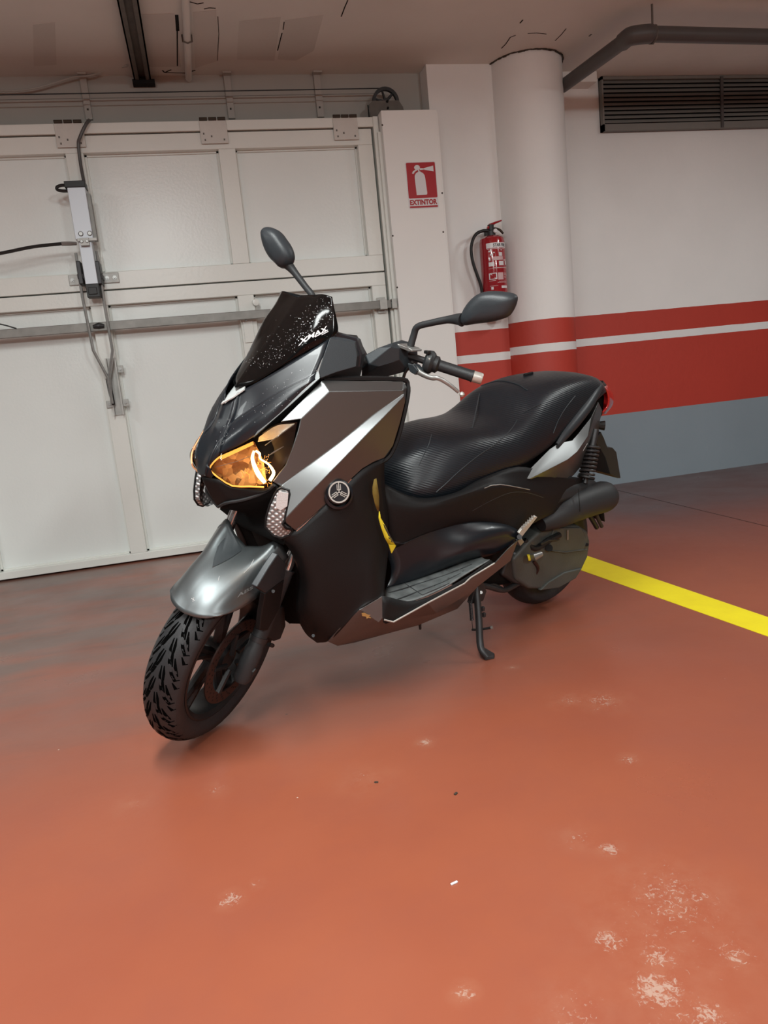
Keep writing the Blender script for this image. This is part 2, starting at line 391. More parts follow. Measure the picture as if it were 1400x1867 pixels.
s1 = onz(1130, 895); s2 = onz(1400, 960); sd = (s1-s2); SEAM0 = s1+sd*.55; SEAM1 = s2-sd*4
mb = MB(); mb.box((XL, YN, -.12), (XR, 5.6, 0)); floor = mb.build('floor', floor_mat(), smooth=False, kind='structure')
n_ = Vector((sd.y, -sd.x, 0)).normalized()*.0022
MB().prism([SEAM0-n_+ZZ*.0004, SEAM1-n_+ZZ*.0004, SEAM1+n_+ZZ*.0004, SEAM0+n_+ZZ*.0004], (0, 0, .0004)).build('joint', voidm, floor, smooth=False)
mb = MB(); mb.box((XL, YN, ZC), (XR, 5.6, ZC+.15)); ceiling = mb.build('ceiling', ceil_m, smooth=False, kind='structure')
# shallow haunch of the slab above the vent and the grey pipe
hp = [(1040, 100), (1075, 78), (1120, 44), (1165, 36), (1400, 34)]
# yellow parking line
a, b_, c, d = onz(1040, 1033), onz(1460, 1182), onz(1466, 1148), onz(1048, 1006)
b_ = a+(b_-a)*3.2; c = d+(c-d)*3.2
MB().prism([a, b_, c, d], (0, 0, .0012)).build('parking_line', linepaint, smooth=False, kind='structure', label='yellow painted bay line on the red floor behind the scooter')
# cracks and slots in the ceiling
def mark(pts, wd, m=voidm):
    mb = MB(); P = [onz(x, y, ZC) for x, y in pts]
    for i in range(len(P)-1):
        t = (P[i+1]-P[i]).normalized(); n = Vector((t.y, -t.x, 0))*wd*.5
        mb.prism([P[i]-n, P[i+1]-n, P[i+1]+n, P[i]+n], (0, 0, -.0015))
    return mb.build('crack', m, ceiling, smooth=False)
mark([(322, 27), (324, 56)], .018); mark([(323, 52), (323.5, 120)], .008)
mark([(518, 40), (516, 54)], .005); mark([(514, 60), (510, 76), (506, 92)], .006)
mark([(634, 0), (628, 14), (622, 30)], .006); mark([(345, 3), (360, 7), (371, 5)], .006); mark([(372, 16), (382, 14), (393, 15)], .006)
mark([(397, 30), (399, 62), (396, 110)], .004, darkrust)
mark([(296, 128), (300, 132), (312, 127)], .008); mark([(340, 132), (356, 128)], .01); mark([(300, 132), (340, 133)], .007)
mark([(914, 88), (922, 80), (930, 68), (940, 64)], .006); mark([(962, 61), (978, 60), (996, 62)], .005); mark([(1012, 74), (1024, 62), (1032, 52)], .005)
mark([(948, 42), (953, 36)], .008); mark([(1074, 66), (1078, 62)], .010, pipe_grey)
stain = mat('damp_patch', (.64, .635, .61), .85, 0, bump=.4, bscale=12, var=.12, vscale=2)
for pts in ([(60, 45), (100, 40), (103, 118), (62, 120)], [(250, 26), (318, 24), (330, 122), (262, 122)], [(352, 22), (394, 18), (398, 110), (356, 124)], [(436, 38), (512, 30), (500, 110), (432, 108)], [(520, 36), (590, 26), (572, 92), (540, 110), (506, 108)]):
    P = [onz(x, y, ZC) for x, y in pts]; MB().prism(P, (0, 0, -.0012)).build('damp_patch', stain, ceiling, smooth=False)
# walls
def wall(name, lo, hi, m): return MB().box(lo, hi).build(name, m, smooth=False, kind='structure')
zw = lambda px, py, Y: wz(px, py, Y)
right_m = banded('right_wall_paint', [(wz(1250, 740, YR), GRY), (wz(1250, 613.5, YR), RED), (wz(1250, 600, YR), WHT), (wz(1250, 560, YR), RED)])
blk_m = banded('block_wall_paint', [(.50, GRY), (wz(880, 660, YB), RED), (wz(880, 645, YB), WHT), (wz(880, 602, YB), RED)])
col_m = banded('column_paint', [(.49, GRY), (wz(990, 642, 4.76), RED), (wz(990, 627, 4.76), WHT), (wz(990, 582, 4.76), RED)])
wall('wall_back', (XL, YL, 0), (1.69, YL+.2, ZC), lintel_m)
wall('wall_block', (1.69, YB, 0), (2.45, YL+.2, ZC), blk_m)
xlv = wx(1092, 200, YR)
wall('wall_right', (2.45, YR, 0), (XR, YR+.2, ZC), right_m)
wall('wall_left', (XL-.2, YN, 0), (XL, YL+.2, ZC), unseen)
wall('wall_far_right', (XR, YN, 0), (XR+.2, YL+.3, ZC), unseen)
wall('wall_behind', (XL, YN-.2, 0), (XR, YN, ZC), unseen)
cx0, cy0, cr0 = 2.385, 4.985, .247
mb = MB(); mb.lathe([(cr0, 0), (cr0, ZC)], 72, Matrix.Translation((cx0, cy0, 0))); mb.build('column', col_m, kind='structure', label='round concrete column painted white over red bands')
# broken plaster collar round the head of the column
mb = MB()
for k in range(40):
    a = PI+PI*k/39; rr = cr0+.003+random.random()*.007
    p = Vector((cx0+rr*math.cos(a), cy0+rr*math.sin(a), ZC)); t = Vector((-math.sin(a), math.cos(a), 0))*.012; o = Vector((math.cos(a), math.sin(a), 0))*.004
    mb.prism([p-t-o, p+t-o, p+t+o, p-t+o], (0, 0, -.004-.006*random.random()))
mb.build('plaster_edge', darkrust, ceiling, smooth=False, kind='stuff')

# ------------------------------------------------------------------ the garage door
door = empty('door_1', (0.2, YD, 0), kind='structure', label='white panelled up-and-over garage door, closed')
def dpart(name, mb, m, parent=door, **k):
    o = mb.build(name, m, None, **k); o.parent = parent
    o.matrix_parent_inverse = Matrix.Translation(-Vector((.2, YD, 0))) if parent is door else Matrix.Identity(4)
    return o
x0d, x1d = -3.2, wx(690, 380, YD)
z_head1, z_head0 = wz(350, 221, YD), wz(350, 241, YD)
z_ut = wz(350, 273, YD)                       # top of the upper panels
z_ub = wz(240, 493, YD)                       # bottom of the upper panels
z_sp = wz(240, 526, YD)                       # split between leaves
z_lt = wz(240, 553, YD)                       # top of the lower panels
z_lb = wz(200, 1016, YD)                      # bottom of the lower panels
xs1a, xs1b = wx(122, 300, YD), wx(155, 300, YD)
xs2a, xs2b = wx(399, 280, YD), wx(430, 280, YD)
xs3a = wx(654, 280, YD)
pitch_x = (xs2a-xs1a)
zfl = .012
dpart('header_beam', MB().box((x0d, YD-.01, z_head0+.004), (x1d+.03, YD+.1, z_head1)), doorpaint, smooth=False, bevel=.004)
def rail_(z0, z1, xa=x0d, xb=x1d): return dpart('rail', MB().box((xa, YD, z0), (xb, YD+.06, z1)), doorpaint, smooth=False, bevel=.003)
rail_(z_ut, z_head0-.004); rail_(z_sp+.004, z_ub); rail_(z_lt, z_sp-.004); rail_(zfl, z_lb)
stiles = [(xs1a-pitch_x, xs1b-pitch_x), (xs1a, xs1b), (xs2a, xs2b), (xs3a, x1d)]
for a, c in stiles:
    for z0, z1 in ((z_ub, z_ut), (z_lb, z_lt)):
        dpart('stile', MB().box((a, YD+.0004, z0), (c, YD+.06, z1)), doorpaint, smooth=False, bevel=.003)
ex = [x0d-.1]+[e for s_ in stiles for e in s_]
for i in range(4):
    a, c = ex[2*i], ex[2*i+1]
    for z0, z1 in ((z_ub, z_ut), (z_lb, z_lt)):
        dpart('panel', MB().box((max(a, x0d)-.005, YD+.060, z0-.005), (c+.005, YD+.066, z1+.005)), doorpanel, smooth=False)
        # slim bead round the panel
        mb = MB()
        for bx in ((a, z0, a+.012, z1), (c-.012, z0, c, z1), (a, z0, c, z0+.010), (a, z1-.010, c, z1)):
            mb.box((max(bx[0], x0d), YD+.046, bx[1]), (bx[2], YD+.061, bx[3]))
        dpart('bead', mb, doorpaint, smooth=False)
# frame post right of the door and the dark gap
MB().box((x1d+.012, YD-.02, 0), (1.315, YL, z_head1)).build('trim_1', doorpaint, smooth=False, bevel=.004, kind='structure')
MB().box((x1d+.03, YD-.045, 0), (x1d+.05, YD-.02, z_head1-.1)).build('trim_2', doorpaint, smooth=False, kind='structure')
MB().box((x0d, YD+.07, 0), (x1d+.02, YD+.1, z_head0)).build('backing', voidm, None, smooth=False, kind='structure')
# hinges on the header
for (xa, ya, xb, yb) in ((97, 224, 150, 269), (362, 219, 412, 262), (606, 214, 651, 255)):
    X0, X1, Z1, Z0 = wx(xa, ya, YD-.02), wx(xb, ya, YD-.02), wz(xa, ya, YD-.02), wz(xa, yb, YD-.02)
    h_ = dpart('hinge', MB().box((X0, YD-.018, Z0), (X1, YD-.010, Z1)), dirtyzinc, smooth=False, bevel=.002)
    mb = MB()
    for k in range(3):
        mb.tube([(X0+(X1-X0)*(k/3+.02), YD-.02, Z1+.006), (X0+(X1-X0)*(k/3+.31), YD-.02, Z1+.006)], .010, 8)
    mb.build('knuckle', darkrust, h_)
    for u, v in ((.15, .15), (.85, .15), (.12, .42), (.4, .3)):
        MB().box((X0+(X1-X0)*u-.004, YD-.021, Z0+(Z1-Z0)*v-.005), (X0+(X1-X0)*u+.004, YD-.017, Z0+(Z1-Z0)*v+.005)).build('screw', railm, h_, smooth=False)
# latch plate and lever left of the windscreen
kx, kz = wx(446, 583, YD-.03), wz(446, 583, YD-.03)
dpart('latch_plate', MB().box((kx-.012, YD-.008, kz-.14), (kx+.05, YD, kz+.02)), doorpaint, smooth=False, bevel=.002)
dpart('latch_lever', MB().tube([(kx, YD-.03, kz), (kx+.006, YD-.03, kz+.002), (kx+.018, YD-.03, kz+.002), (kx+.07, YD-.03, kz+.006)], [.008, .014, .007, .006], 10), steel)
dpart('knob', MB().lathe([(0, 0), (.020, .003), (.022, .02), (.012, .03), (0, .03)], 16, Matrix.Translation((wx(466, 552, YD), YD-.03, wz(466, 552, YD))) @ Matrix.Rotation(-PI/2, 4, 'X')), doorpaint)
for i, (px, py) in enumerate([(20, 268), (330, 505)]): pass

# ------------------------------------------------------------------ locking bar across the door
YBAR = YD-.055
bar = empty('locking_bar', (wx(240, 590, YBAR), YBAR, wz(240, 590, YBAR)), 'long galvanised square bar running across the garage door', 'bar')
def wpart(name, mb, m, root, **k):
    o = mb.build(name, m, None, **k); o.parent = root; o.matrix_parent_inverse = root.matrix_world.inverted() if False else Matrix.Translation(-root.location); return o
zb0, zb1 = wz(240, 599, YBAR), wz(240, 583, YBAR)
wpart('tube', MB().box((x0d, YBAR-.012, zb0), (wx(712, 549, YBAR), YBAR+.012, zb1)), galv, bar, smooth=False, bevel=.003)
wpart('pivot', MB().tube([(wx(170, 591, YBAR), YBAR-.02, (zb0+zb1)/2), (wx(180, 590, YBAR), YBAR-.022, (zb0+zb1)/2+.004), (wx(190, 589, YBAR), YBAR-.02, (zb0+zb1)/2)], [.010, .018, .010], 10, smooth=3), darksteel, bar)
for xa, xb in ((691, 704), (713, 722)):
    zc_ = (zb0+zb1)/2
    mb = MB().box((wx(xa, 549, YBAR), YBAR-.02, zb0-.004), (wx(xb, 549, YBAR), YBAR-.013, zb1+.004)).box((wx(xa, 549, YBAR), YBAR-.016, zc_+.022), (wx(xb, 549, YBAR), YBAR+.04, zc_+.03)).box((wx(xa, 549, YBAR), YBAR-.016, zc_-.03), (wx(xb, 549, YBAR), YBAR+.04, zc_-.022)).box((wx(xa, 549, YBAR)-.003, YBAR+.036, zc_-.05), (wx(xb, 549, YBAR)+.003, YBAR+.046, zc_+.05))
    wpart('bracket', mb, bracket_m, bar, smooth=False)

# ------------------------------------------------------------------ door operator
YO = YD-.12
op = empty('door_operator', (wx(160, 520, YO), YO, wz(160, 520, YO)), 'vertical silver aluminium door motor with black end caps on the garage door', 'motor')
def ob_(name, a, c, y0, y1, m, **k):
    """box seen between two pixels on the operator's plane"""
    X0, X1 = wx(*a, y0), wx(c[0], a[1], y0); Z1, Z0 = wz(a[0], a[1], y0), wz(a[0]+.152*(c[1]-a[1]), c[1], y0)
    return wpart(name, MB().box((X0, y0, Z0), (X1, y1, Z1)), m, op, smooth=False, **k), (X0, X1, Z0, Z1)
_, (ux0, ux1, uz0, uz1) = ob_('motor_body', (122, 342), (155, 437), YO-.03, YO+.06, alu, bevel=.003)
wpart('top_cap', MB().box((ux0-.012, YO-.035, uz1), (ux1+.004, YO+.07, uz1+.035)), black_rubber, op, smooth=False, bevel=.003)
wpart('side_channel', MB().box((ux1, YO-.005, uz0), (ux1+.018, YO+.06, uz1-.03)), galv, op, smooth=False)
_, (lx0, lx1, lz0, lz1) = ob_('lower_body', (143, 440), (166.5, 518.5), YO-.02, YO+.05, alu, bevel=.003)
wpart('bottom_cap', MB().box((lx0-.001, YO-.024, lz0-.075), (lx1+.002, YO+.054, lz0)).box((lx0+.01, YO-.03, lz0-.06), (lx1-.012, YO-.024, lz0-.02)), black_rubber, op, smooth=False, bevel=.004)
mb = MB()
mb.box((ux0+.01, YO-.04, uz0-.012), (ux1+.02, YO-.024, uz0+.004)).box((lx0+.012, YO-.05, lz1-.03), (lx1-.01, YO-.02, lz1+.012))
wpart('clamp_plate', mb, bracket_m, op, smooth=False, bevel=.001)
for u in (.35, .85): wpart('bolt', MB().lathe([(0, .006), (.010, .006), (.014, .003), (.014, 0)], 14, Matrix.Translation((ux0+(ux1-ux0)*u, YO-.03, uz0+.03)) @ Matrix.Rotation(PI/2, 4, 'X')), steel, op)
for u in (.3, .72): wpart('bolt', MB().lathe([(0, .006), (.007, .006), (.009, .003), (.009, 0)], 14, Matrix.Translation((lx0+(lx1-lx0)*u, YO-.05, lz1-.008)) @ Matrix.Rotation(PI/2, 4, 'X')), steel, op)
hp_ = [(122, 338), (112, 338), (104, 341), (105, 346), (114, 348), (124, 348)]
wpart('hose_loop', MB().tube([ony(*p, YO) for p in hp_], .009, 8, smooth=4), black_rubber, op)
# cross bracket and black side cheeks
for xa, xb in ((124.5, 152), (178, 217)):
    X0, X1 = wx(xa, 508, YD-.012), wx(xb, 507, YD-.012); Z0, Z1 = wz(170, 518, YD-.012), wz(170, 499, YD-.012)
    br = wpart('mounting_plate', MB().box((X0, YD-.012, Z0), (X1, YD-.003, Z1)), bracket_m, op, smooth=False, bevel=.003)
    for u in ((.25,) if xa < 150 else (.45, .8)):
        b0 = MB().lathe([(0, .012), (.007, .012), (.007, .004), (.013, .004), (.013, 0)], 6, Matrix.Translation((X0+(X1-X0)*u, YD-.012, (Z0+Z1)/2)) @ Matrix.Rotation(PI/2, 4, 'X')).build('nut', steel, br)
for xa in (147, 181):
    mb = MB(); c = ony(xa, 500, YO+.03)
    mb.box((c.x-.012, YO-.005, c.z-.06), (c.x+.012, YD-.012, c.z+.07)).box((c.x-.018, YO+.01, c.z-.03), (c.x+.018, YD-.02, c.z+.0))
    wpart('cheek', mb, darksteel, op, smooth=False, bevel=.004)
for pts in ([(138, 461), (150, 541), (170, 639), (196, 688), (205, 736)], [(176, 458), (188, 541), (205, 639), (199, 686), (204, 736)]):
    P = [ony(x, y, YO+.035-.02*(i == 2)) for i, (x, y) in enumerate(pts)]
    wpart('link_rod', MB().tube(P, .0085, 8), steel, op)
Z0, Z1 = wz(214, 757, YD-.01), wz(193, 654, YD-.01); X0, X1 = wx(203, 700, YD-.02), wx(216, 700, YD-.02)
mb = MB().box((X0-.012, YD-.045, Z0), (X0-.005, YD, Z1)).box((X1, YD-.045, Z0), (X1+.007, YD, Z1)).box((X0-.012, YD-.008, Z0), (X1+.007, YD-.002, Z1))
wpart('guide_channel', mb, bracket_m, op, smooth=False)
for (u, zz) in ((1, Z1-.07), (-1, Z0+.07), (1, Z0+.07)):
    xc = X1+.024 if u > 0 else X0-.03
    l_ = wpart('lug', MB().box((xc-.02, YD-.010, zz-.022), (xc+.018, YD-.002, zz+.022)), bracket_m, op, smooth=False, bevel=.003)
    MB().lathe([(0, .01), (.006, .01), (.006, .003), (.010, .003), (.010, 0)], 6, Matrix.Translation((xc, YD-.010, zz)) @ Matrix.Rotation(PI/2, 4, 'X')).build('nut', steel, l_)
wpart('damper', MB().tube([ony(196, 690, YD-.05), ony(201, 712, YD-.05), ony(207, 738, YD-.045)], [.012, .014, .010], 10), black_rubber, op)
# release cable to the left edge
cb = MB().tube([ony(-60, 470, YO-.05), ony(0, 462, YO-.05), ony(60, 450, YO-.04), ony(116, 444, YO-.02)], .0095, 8, smooth=4).build('control_cable', black_rubber)
tag(cb, 'black cable running left from the silver door motor', 'cable')
MB().tube([ony(112, 444.5, YO-.03), ony(128, 444, YO-.02), ony(140, 444, YO-.012)], [.012, .012, .009], 8).build('ferrule', steel, cb)
cb = MB().tube([ony(-40, 588, YBAR-.02), ony(0, 591, YBAR-.02), ony(30, 599, YBAR-.016)], .004, 6, smooth=3).build('thin_cable', black_rubber)
tag(cb, 'thin black cable ending on the locking bar at the left', 'cable')
# flexible conduit feeding the motor
cd_ = MB().tube([ony(*p, Y) for p, Y in (((163, 219), YD-.03), ((156, 228), YD-.05), ((146, 250), YD-.05), ((143, 264), YD-.04), ((147, 300), YD-.04), ((153, 332), YD-.06))], .010, 8, smooth=5).build('conduit', pipe_grey)
tag(cd_, 'grey conduit bending down to the top of the door motor', 'conduit')

# ------------------------------------------------------------------ above the door
strapm = mat('strap_paint', (.44, .42, .39), .6, 0, var=.1, vscale=8)
for (xa, ya, xb, yb) in ((142, 121, 153, 219), (405, 122, 414, 217), (569, 121, 577, 214)):
    X0 = wx(xa, ya, YL-.01); X1 = wx(xa+12, ya, YL-.01); Z0 = wz(xb, yb, YL-.01)
    st_ = MB().box((X0, YL-.022, Z0), (X1, YL-.001, ZC-.001)).build('hanger_strap', strapm, smooth=False)
    MB().box((X0-.006, YL-.065, ZC-.012), (X1+.006, YL-.023, ZC-.001)).build('foot_plate', strapm, st_, smooth=False)
    MB().box((X0+.014, YL-.026, Z0+.05), (X0+.024, YL-.022, Z0+.06)).build('bolt_head', darkrust, st_, smooth=False)
    tag(st_, {142: 'painted metal strap above the door, left of three, behind the conduit', 405: 'painted metal strap above the middle hinge', 569: 'painted metal strap above the right hinge, nearest the pulley'}[xa], 'strap', 'straps above the garage door')
YCB = 4.98
for (pa, pb, r, nm, lb) in (((-60, 174), (694, 161), .0035, 'door_cable', 'dark counterweight cable stretched above the door, upper of two'), ((-60, 183), (688, 170.5), .0022, 'door_cable', 'thin pale counterweight cable just below the dark one')):
    tag(MB().tube([ony(*pa, YCB), ony(*pb, YCB)], r, 6).build(nm, darksteel if r > .003 else galv), lb, 'cable')
tag(MB().tube([ony(*p, YL-.048) for p in ((-30, 164), (20, 166), (70, 160), (134, 141), (165, 138), (205, 126))]+[onz(232, 120, ZC-.008)], .006, 6, smooth=4).build('old_wire', lintel_m), 'painted-over wire drooping from the ceiling along the upper wall', 'wire')
# pulley
pc = ony(703, 186, YCB); pr = pc.z-wz(703, 159, YCB); pr = abs(pr)
pul = empty('pulley', pc, 'grey spoked cable pulley on its bracket beside the white casing', 'pulley')
RX = Matrix.Translation(pc) @ Matrix.Rotation(PI/2, 4, 'X')
wpart('wheel_rim', MB().lathe([(pr, -.012), (pr-.008, 0), (pr, .012), (pr-.02, .012), (pr-.02, -.012), (pr, -.012)], 40, RX), darksteel, pul)
mb = MB()
for k in range(6):
    a = PI/2+k*PI/3+.25
    wpart('spoke', MB().tube([pc+Vector((0, 0, 0)), pc+Vector((math.cos(a)*(pr-.018), 0, math.sin(a)*(pr-.018)))], [.010, .007], 6), darksteel, pul)
wpart('hub', MB().lathe([(0, -.02), (.02, -.02), (.02, .02), (0, .02)], 16, RX), darksteel, pul)
Xa, Xb, Za = wx(673, 190, YCB-.03), wx(737, 195, YCB-.03), wz(690, 184, YCB-.03)
mb = MB().prism([Vector((Xa, YCB-.035, Za-.19)), Vector((Xa, YCB-.035, Za-.02)), Vector((Xa+.02, YCB-.035, Za)), Vector((Xb-.035, YCB-.035, Za)), Vector((Xb-.01, YCB-.035, Za-.04)), Vector((Xb+.01, YCB-.035, Za-.19))], (0, .008, 0))
wpart('bracket', mb, railm, pul, smooth=False)
wpart('bolt', MB().lathe([(0, .012), (.008, .012), (.008, 0)], 6, Matrix.Translation(pc+Vector((0, -.035, -.01))) @ Matrix.Rotation(PI/2, 4, 'X')), voidm, pul)
wpart('bolt', MB().lathe([(0, .012), (.007, .012), (.007, 0)], 6, Matrix.Translation(pc+Vector((0, -.035, -.05))) @ Matrix.Rotation(PI/2, 4, 'X')), voidm, pul)
wpart('cable_drop', MB().tube([Vector((Xa-.006, YCB-.02, Za-.02)), Vector((Xa-.006, YCB-.02, Za-.14))], .004, 6), voidm, pul)

# ------------------------------------------------------------------ white counterweight casing
YP = 4.8
cw = MB().box((1.318, YP, 0), (1.682, YD+.035, wz(745, 200, YP))).build('counterweight_casing', casing_white, smooth=False, bevel=.004)
tag(cw, 'tall white boxed casing right of the garage door, carrying the red sign', 'casing')
cw2 = MB().box((1.66, YP+.004, 0), (1.688, YP+.012, wz(745, 204, YP))).build('edge_strip', casing_white, cw, smooth=False)
for (x, y) in ((697, 228), (716, 430), (808, 423), (724, 524), (806, 352)):
    q = ony(x, y, YP); MB().lathe([(0, .002), (.005, .0015), (.006, 0)], 8, Matrix.Translation(q) @ Matrix.Rotation(PI/2, 4, 'X')).build('screw', darkrust, cw)

# ------------------------------------------------------------------ extinguisher sign
ZS1, ZS0 = wz(768, 295, YP), wz(775, 380, YP); XS0, XS1 = wx(742, 340, YP), wx(797, 340, YP)
def SG(u, v, dy=0): return Vector((XS0+(XS1-XS0)*u, YP-.002-dy, ZS0+(ZS1-ZS0)*v))
def rrect(u0, v0, u1, v1, r, dy, asp=(1, 1)):
    P = []
    for cx, cy, a in ((u1-r*asp[0], v1-r*asp[1], 0), (u0+r*asp[0], v1-r*asp[1], 90), (u0+r*asp[0], v0+r*asp[1], 180), (u1-r*asp[0], v0+r*asp[1], 270)):
        for k in range(5):
            t = math.radians(a+22.5*k); P.append(SG(cx+r*asp[0]*math.cos(t), cy+r*asp[1]*math.sin(t), dy))
    return P
A_ = (1, (XS1-XS0)/(ZS1-ZS0))
sign = MB().prism(rrect(0, 0, 1, 1, .05, 0, A_), (0, .0018, 0)).build('extinguisher_sign', signwhite, smooth=False)
tag(sign, 'red and white EXTINTOR sign with a fire extinguisher symbol on the white casing', 'sign')
MB().prism(rrect(.022, .225, .978, .985, .035, .0004, A_), (0, .0004, 0)).prism(rrect(.03, .018, .97, .058, .02, .0004, A_), (0, .0004, 0)).build('red_field', signred, sign, smooth=False)
def sp(l): # pixels of the zoomed sign -> sign units
    return [SG((x-800-.045*(y-870))/272, 1-(y-868+.02*(x-800))/488, .0012) for x, y in l]
mb = MB()
body = [(895, 1213), (882, 1040), (882, 1010), (893, 985), (910, 972), (916, 965), (932, 965), (938, 972), (958, 985), (970, 1005), (975, 1030), (990, 1190), (988, 1207), (980, 1210)]
mb.prism(sp(body), (0, .0004, 0))
mb.prism(sp([(905+26*math.cos(t*PI/8), 925+26*math.sin(t*PI/8)) for t in range(16)]), (0, .0004, 0))
mb.prism(sp([(925, 932), (968, 935), (968, 947), (930, 952)]), (0, .0004, 0))
mb.prism(sp([(968, 932), (1050, 908), (1054, 968), (970, 950)]), (0, .0004, 0))
mb.prism(sp([(912, 948), (925, 948), (925, 968), (914, 968)]), (0, .0004, 0))
mb.prism(sp([(892, 945), (905, 955), (885, 968), (872, 990), (858, 985), (868, 962)]), (0, .0004, 0))
mb.build('pictogram', signwhite, sign, smooth=False)
mb = MB(); quad_text(mb, 'EXTINTOR', (SG(.045, .078, .0012), SG(.955, .078, .0012), SG(.955, .195, .0012), SG(.045, .195, .0012)), 0, .045)
mb.build('lettering', signred, sign, smooth=False)

# ------------------------------------------------------------------ fire extinguisher
ec = ony(899, 480, YB-.10); er = (wx(920.5, 480, YB-.1)-wx(877.5, 480, YB-.1))/2
ex_ = empty('fire_extinguisher', Vector((ec.x, YB-.1, wz(902, 581, YB-.1))), 'red fire extinguisher with black hose hanging on the wall beside the column', 'fire extinguisher')
zt = wz(897, 430, YB-.1); zbm = wz(902, 581, YB-.1)
TE = Matrix.Translation((ec.x, YB-.1, 0))
wpart('cylinder', MB().lathe([(0, zbm+.01), (er*.9, zbm), (er, zbm+.015), (er, zt-.045), (er*.93, zt-.02), (er*.7, zt-.006), (er*.35, zt)], 40, TE), extred, ex_)
wpart('valve', MB().lathe([(er*.34, zt-.004), (er*.34, zt+.03), (er*.22, zt+.035), (er*.26, zt+.07), (0, zt+.072)], 16, TE), darksteel, ex_)
e = lambda px, py, dy=0: ony(px, py, YB-.1-dy)
wpart('gauge', MB().lathe([(0, .012), (.012, .012), (.014, .008), (.014, 0)], 16, Matrix.Translation(e(902.5, 421, .03)) @ Matrix.Rotation(PI/2, 4, 'X')), signwhite, ex_)
mb = MB().tube([e(889, 417), e(893, 411), e(903, 406), e(914, 402)], [.010, .013, .008, .005], 8, flat=1.3)
wpart('lever', mb, extred, ex_)
wpart('carry_handle', MB().tube([e(898, 416), e(906, 417), e(912, 420), e(917, 426)], [.007, .007, .008, .007], 8, smooth=3, flat=1.3), darkrust, ex_)
hs = [(890, 421), (880, 421), (869, 426), (862, 437), (859, 452), (860, 468), (864, 485), (870, 502), (877, 522), (880, 545)]
wpart('hose', MB().tube([e(x, y, .0) for x, y in hs], .0105, 10, smooth=4), black_rubber, ex_)
wpart('wall_hook', MB().box((ec.x-.01, YB-.07, zt+.02), (ec.x+.01, YB, zt+.045)), darksteel, ex_, smooth=False)
# wrapped label: u across (angle), z up
def EL(u, z, lift=.0008):
    a = math.radians(-139+u*106); return Vector((ec.x+(er+lift)*math.cos(a), YB-.1+(er+lift)*math.sin(a), z))
def zl(py): return wz(905, py, YB-.1-er*.7)
def eband(mb, u0, u1, pya, pyb, lift=.0012, n=8):
    mb.grid([[EL(u0+(u1-u0)*k/n, zl(p), lift) for k in range(n+1)] for p in (pya, pyb)])
mb = MB(); eband(mb, 0, 1, 443, 452.5); lab = wpart('label_header', mb, signwhite, ex_)
mb = MB(); v, fcs = text_faces('STAR FIRE'); mb.add([EL(.30+.62*u, zl(450.5)+(zl(444.6)-zl(450.5))*t, .0018) for u, t in v], fcs)
wpart('label_title', mb, dark_ink, ex_, smooth=False)
mb = MB()
for pa, pb, u0, u1 in ((453.5, 454.6, .02, .98), (468.5, 475, .25, .72), (474, 476.5, .75, .95), (488.2, 489, .22, .98), (489.3, 489.9, .05, .98), (498, 511, .42, .68), (499, 500, .72, .9), (502, 503, .72, .95), (506, 507, .72, .9), (513.5, 514.2, .45, .85), (515.5, 516.3, .38, .85), (511.5, 512.3, .03, .32), (521, 521.6, .05, .4)):
    mb = MB(); eband(mb, u0, u1, pa, pb); wpart('label_line', mb, label_pink, ex_)
for u0, pa, pb, wd in ((.06, 478, 485.5, .24), (.50, 477, 485, .24), (.84, 477, 484, .12), (.08, 456.5, 459.5, .12), (.62, 456, 458, .06), (.28, 460, 462, .06), (.14, 463, 466, .13), (.52, 461, 468, .17), (.1, 469, 475, .05), (.10, 523, 528, .1), (.55, 522, 526.5, .34)):
    mb = MB(); eband(mb, u0, u0+wd, pa, pb, .0014); wpart('label_symbol', mb, signwhite, ex_)
mb = MB()
for (ua, pa, ub, pb) in ((.06, 498.5, .36, 498.5), (.06, 509, .36, 509), (.06, 498.5, .06, 509), (.36, 498.5, .36, 509), (.08, 499, .34, 508.5)):
    h = .022; hp2 = .6
    if abs(ua-ub) < .01: eband(mb, ua-h, ua+h, pa-.5, pb+.5, .0014, 2)
    elif abs(pa-pb) < .1: eband(mb, ua, ub, pa-hp2, pa+hp2, .0014)
    else: mb.add([EL(ua, zl(pa), .0014), EL(ua+.05, zl(pa), .0014), EL(ub+.02, zl(pb), .0014), EL(ub-.03, zl(pb), .0014)], [(0, 1, 2, 3)])
wpart('label_emblem', mb, signwhite, ex_)

# ------------------------------------------------------------------ ceiling services
rl = MB(); xa, xb = -.135, -.035
rl.box((xa, 1.2, ZC-.05), (xa+.008, YL-.01, ZC-.001)).box((xb-.008, 1.2, ZC-.05), (xb, YL-.01, ZC-.001)).box((xa, 1.2, ZC-.02), (xb, YL-.01, ZC-.012)).box((xa, 1.2, ZC-.05), (xa+.03, YL-.01, ZC-.044)).box((xb-.03, 1.2, ZC-.05), (xb, YL-.01, ZC-.044))
r_ = rl.build('ceiling_rail', railm, smooth=False); tag(r_, 'rusty open-bottomed steel rail fixed along the ceiling towards the door', 'rail')
MB().box((xa-.01, YL-.07, ZC-.07), (xb+.02, YL-.012, ZC-.045)).build('end_stop', voidm, r_, smooth=False)
p_ = MB().tube([(.19, 1.2, ZC-.024), (.19, YL-.012, ZC-.024)], .02, 12).build('ceiling_conduit', ceil_m); tag(p_, 'thin pink-grey painted conduit on the ceiling beside the rusty rail', 'conduit')
MB().tube([(.165, 4.55, ZC-.005), (.165, 4.55, ZC-.04), (.19, 4.55, ZC-.047), (.215, 4.55, ZC-.04), (.215, 4.55, ZC-.005)], .005, 6).build('clip', railm, p_)
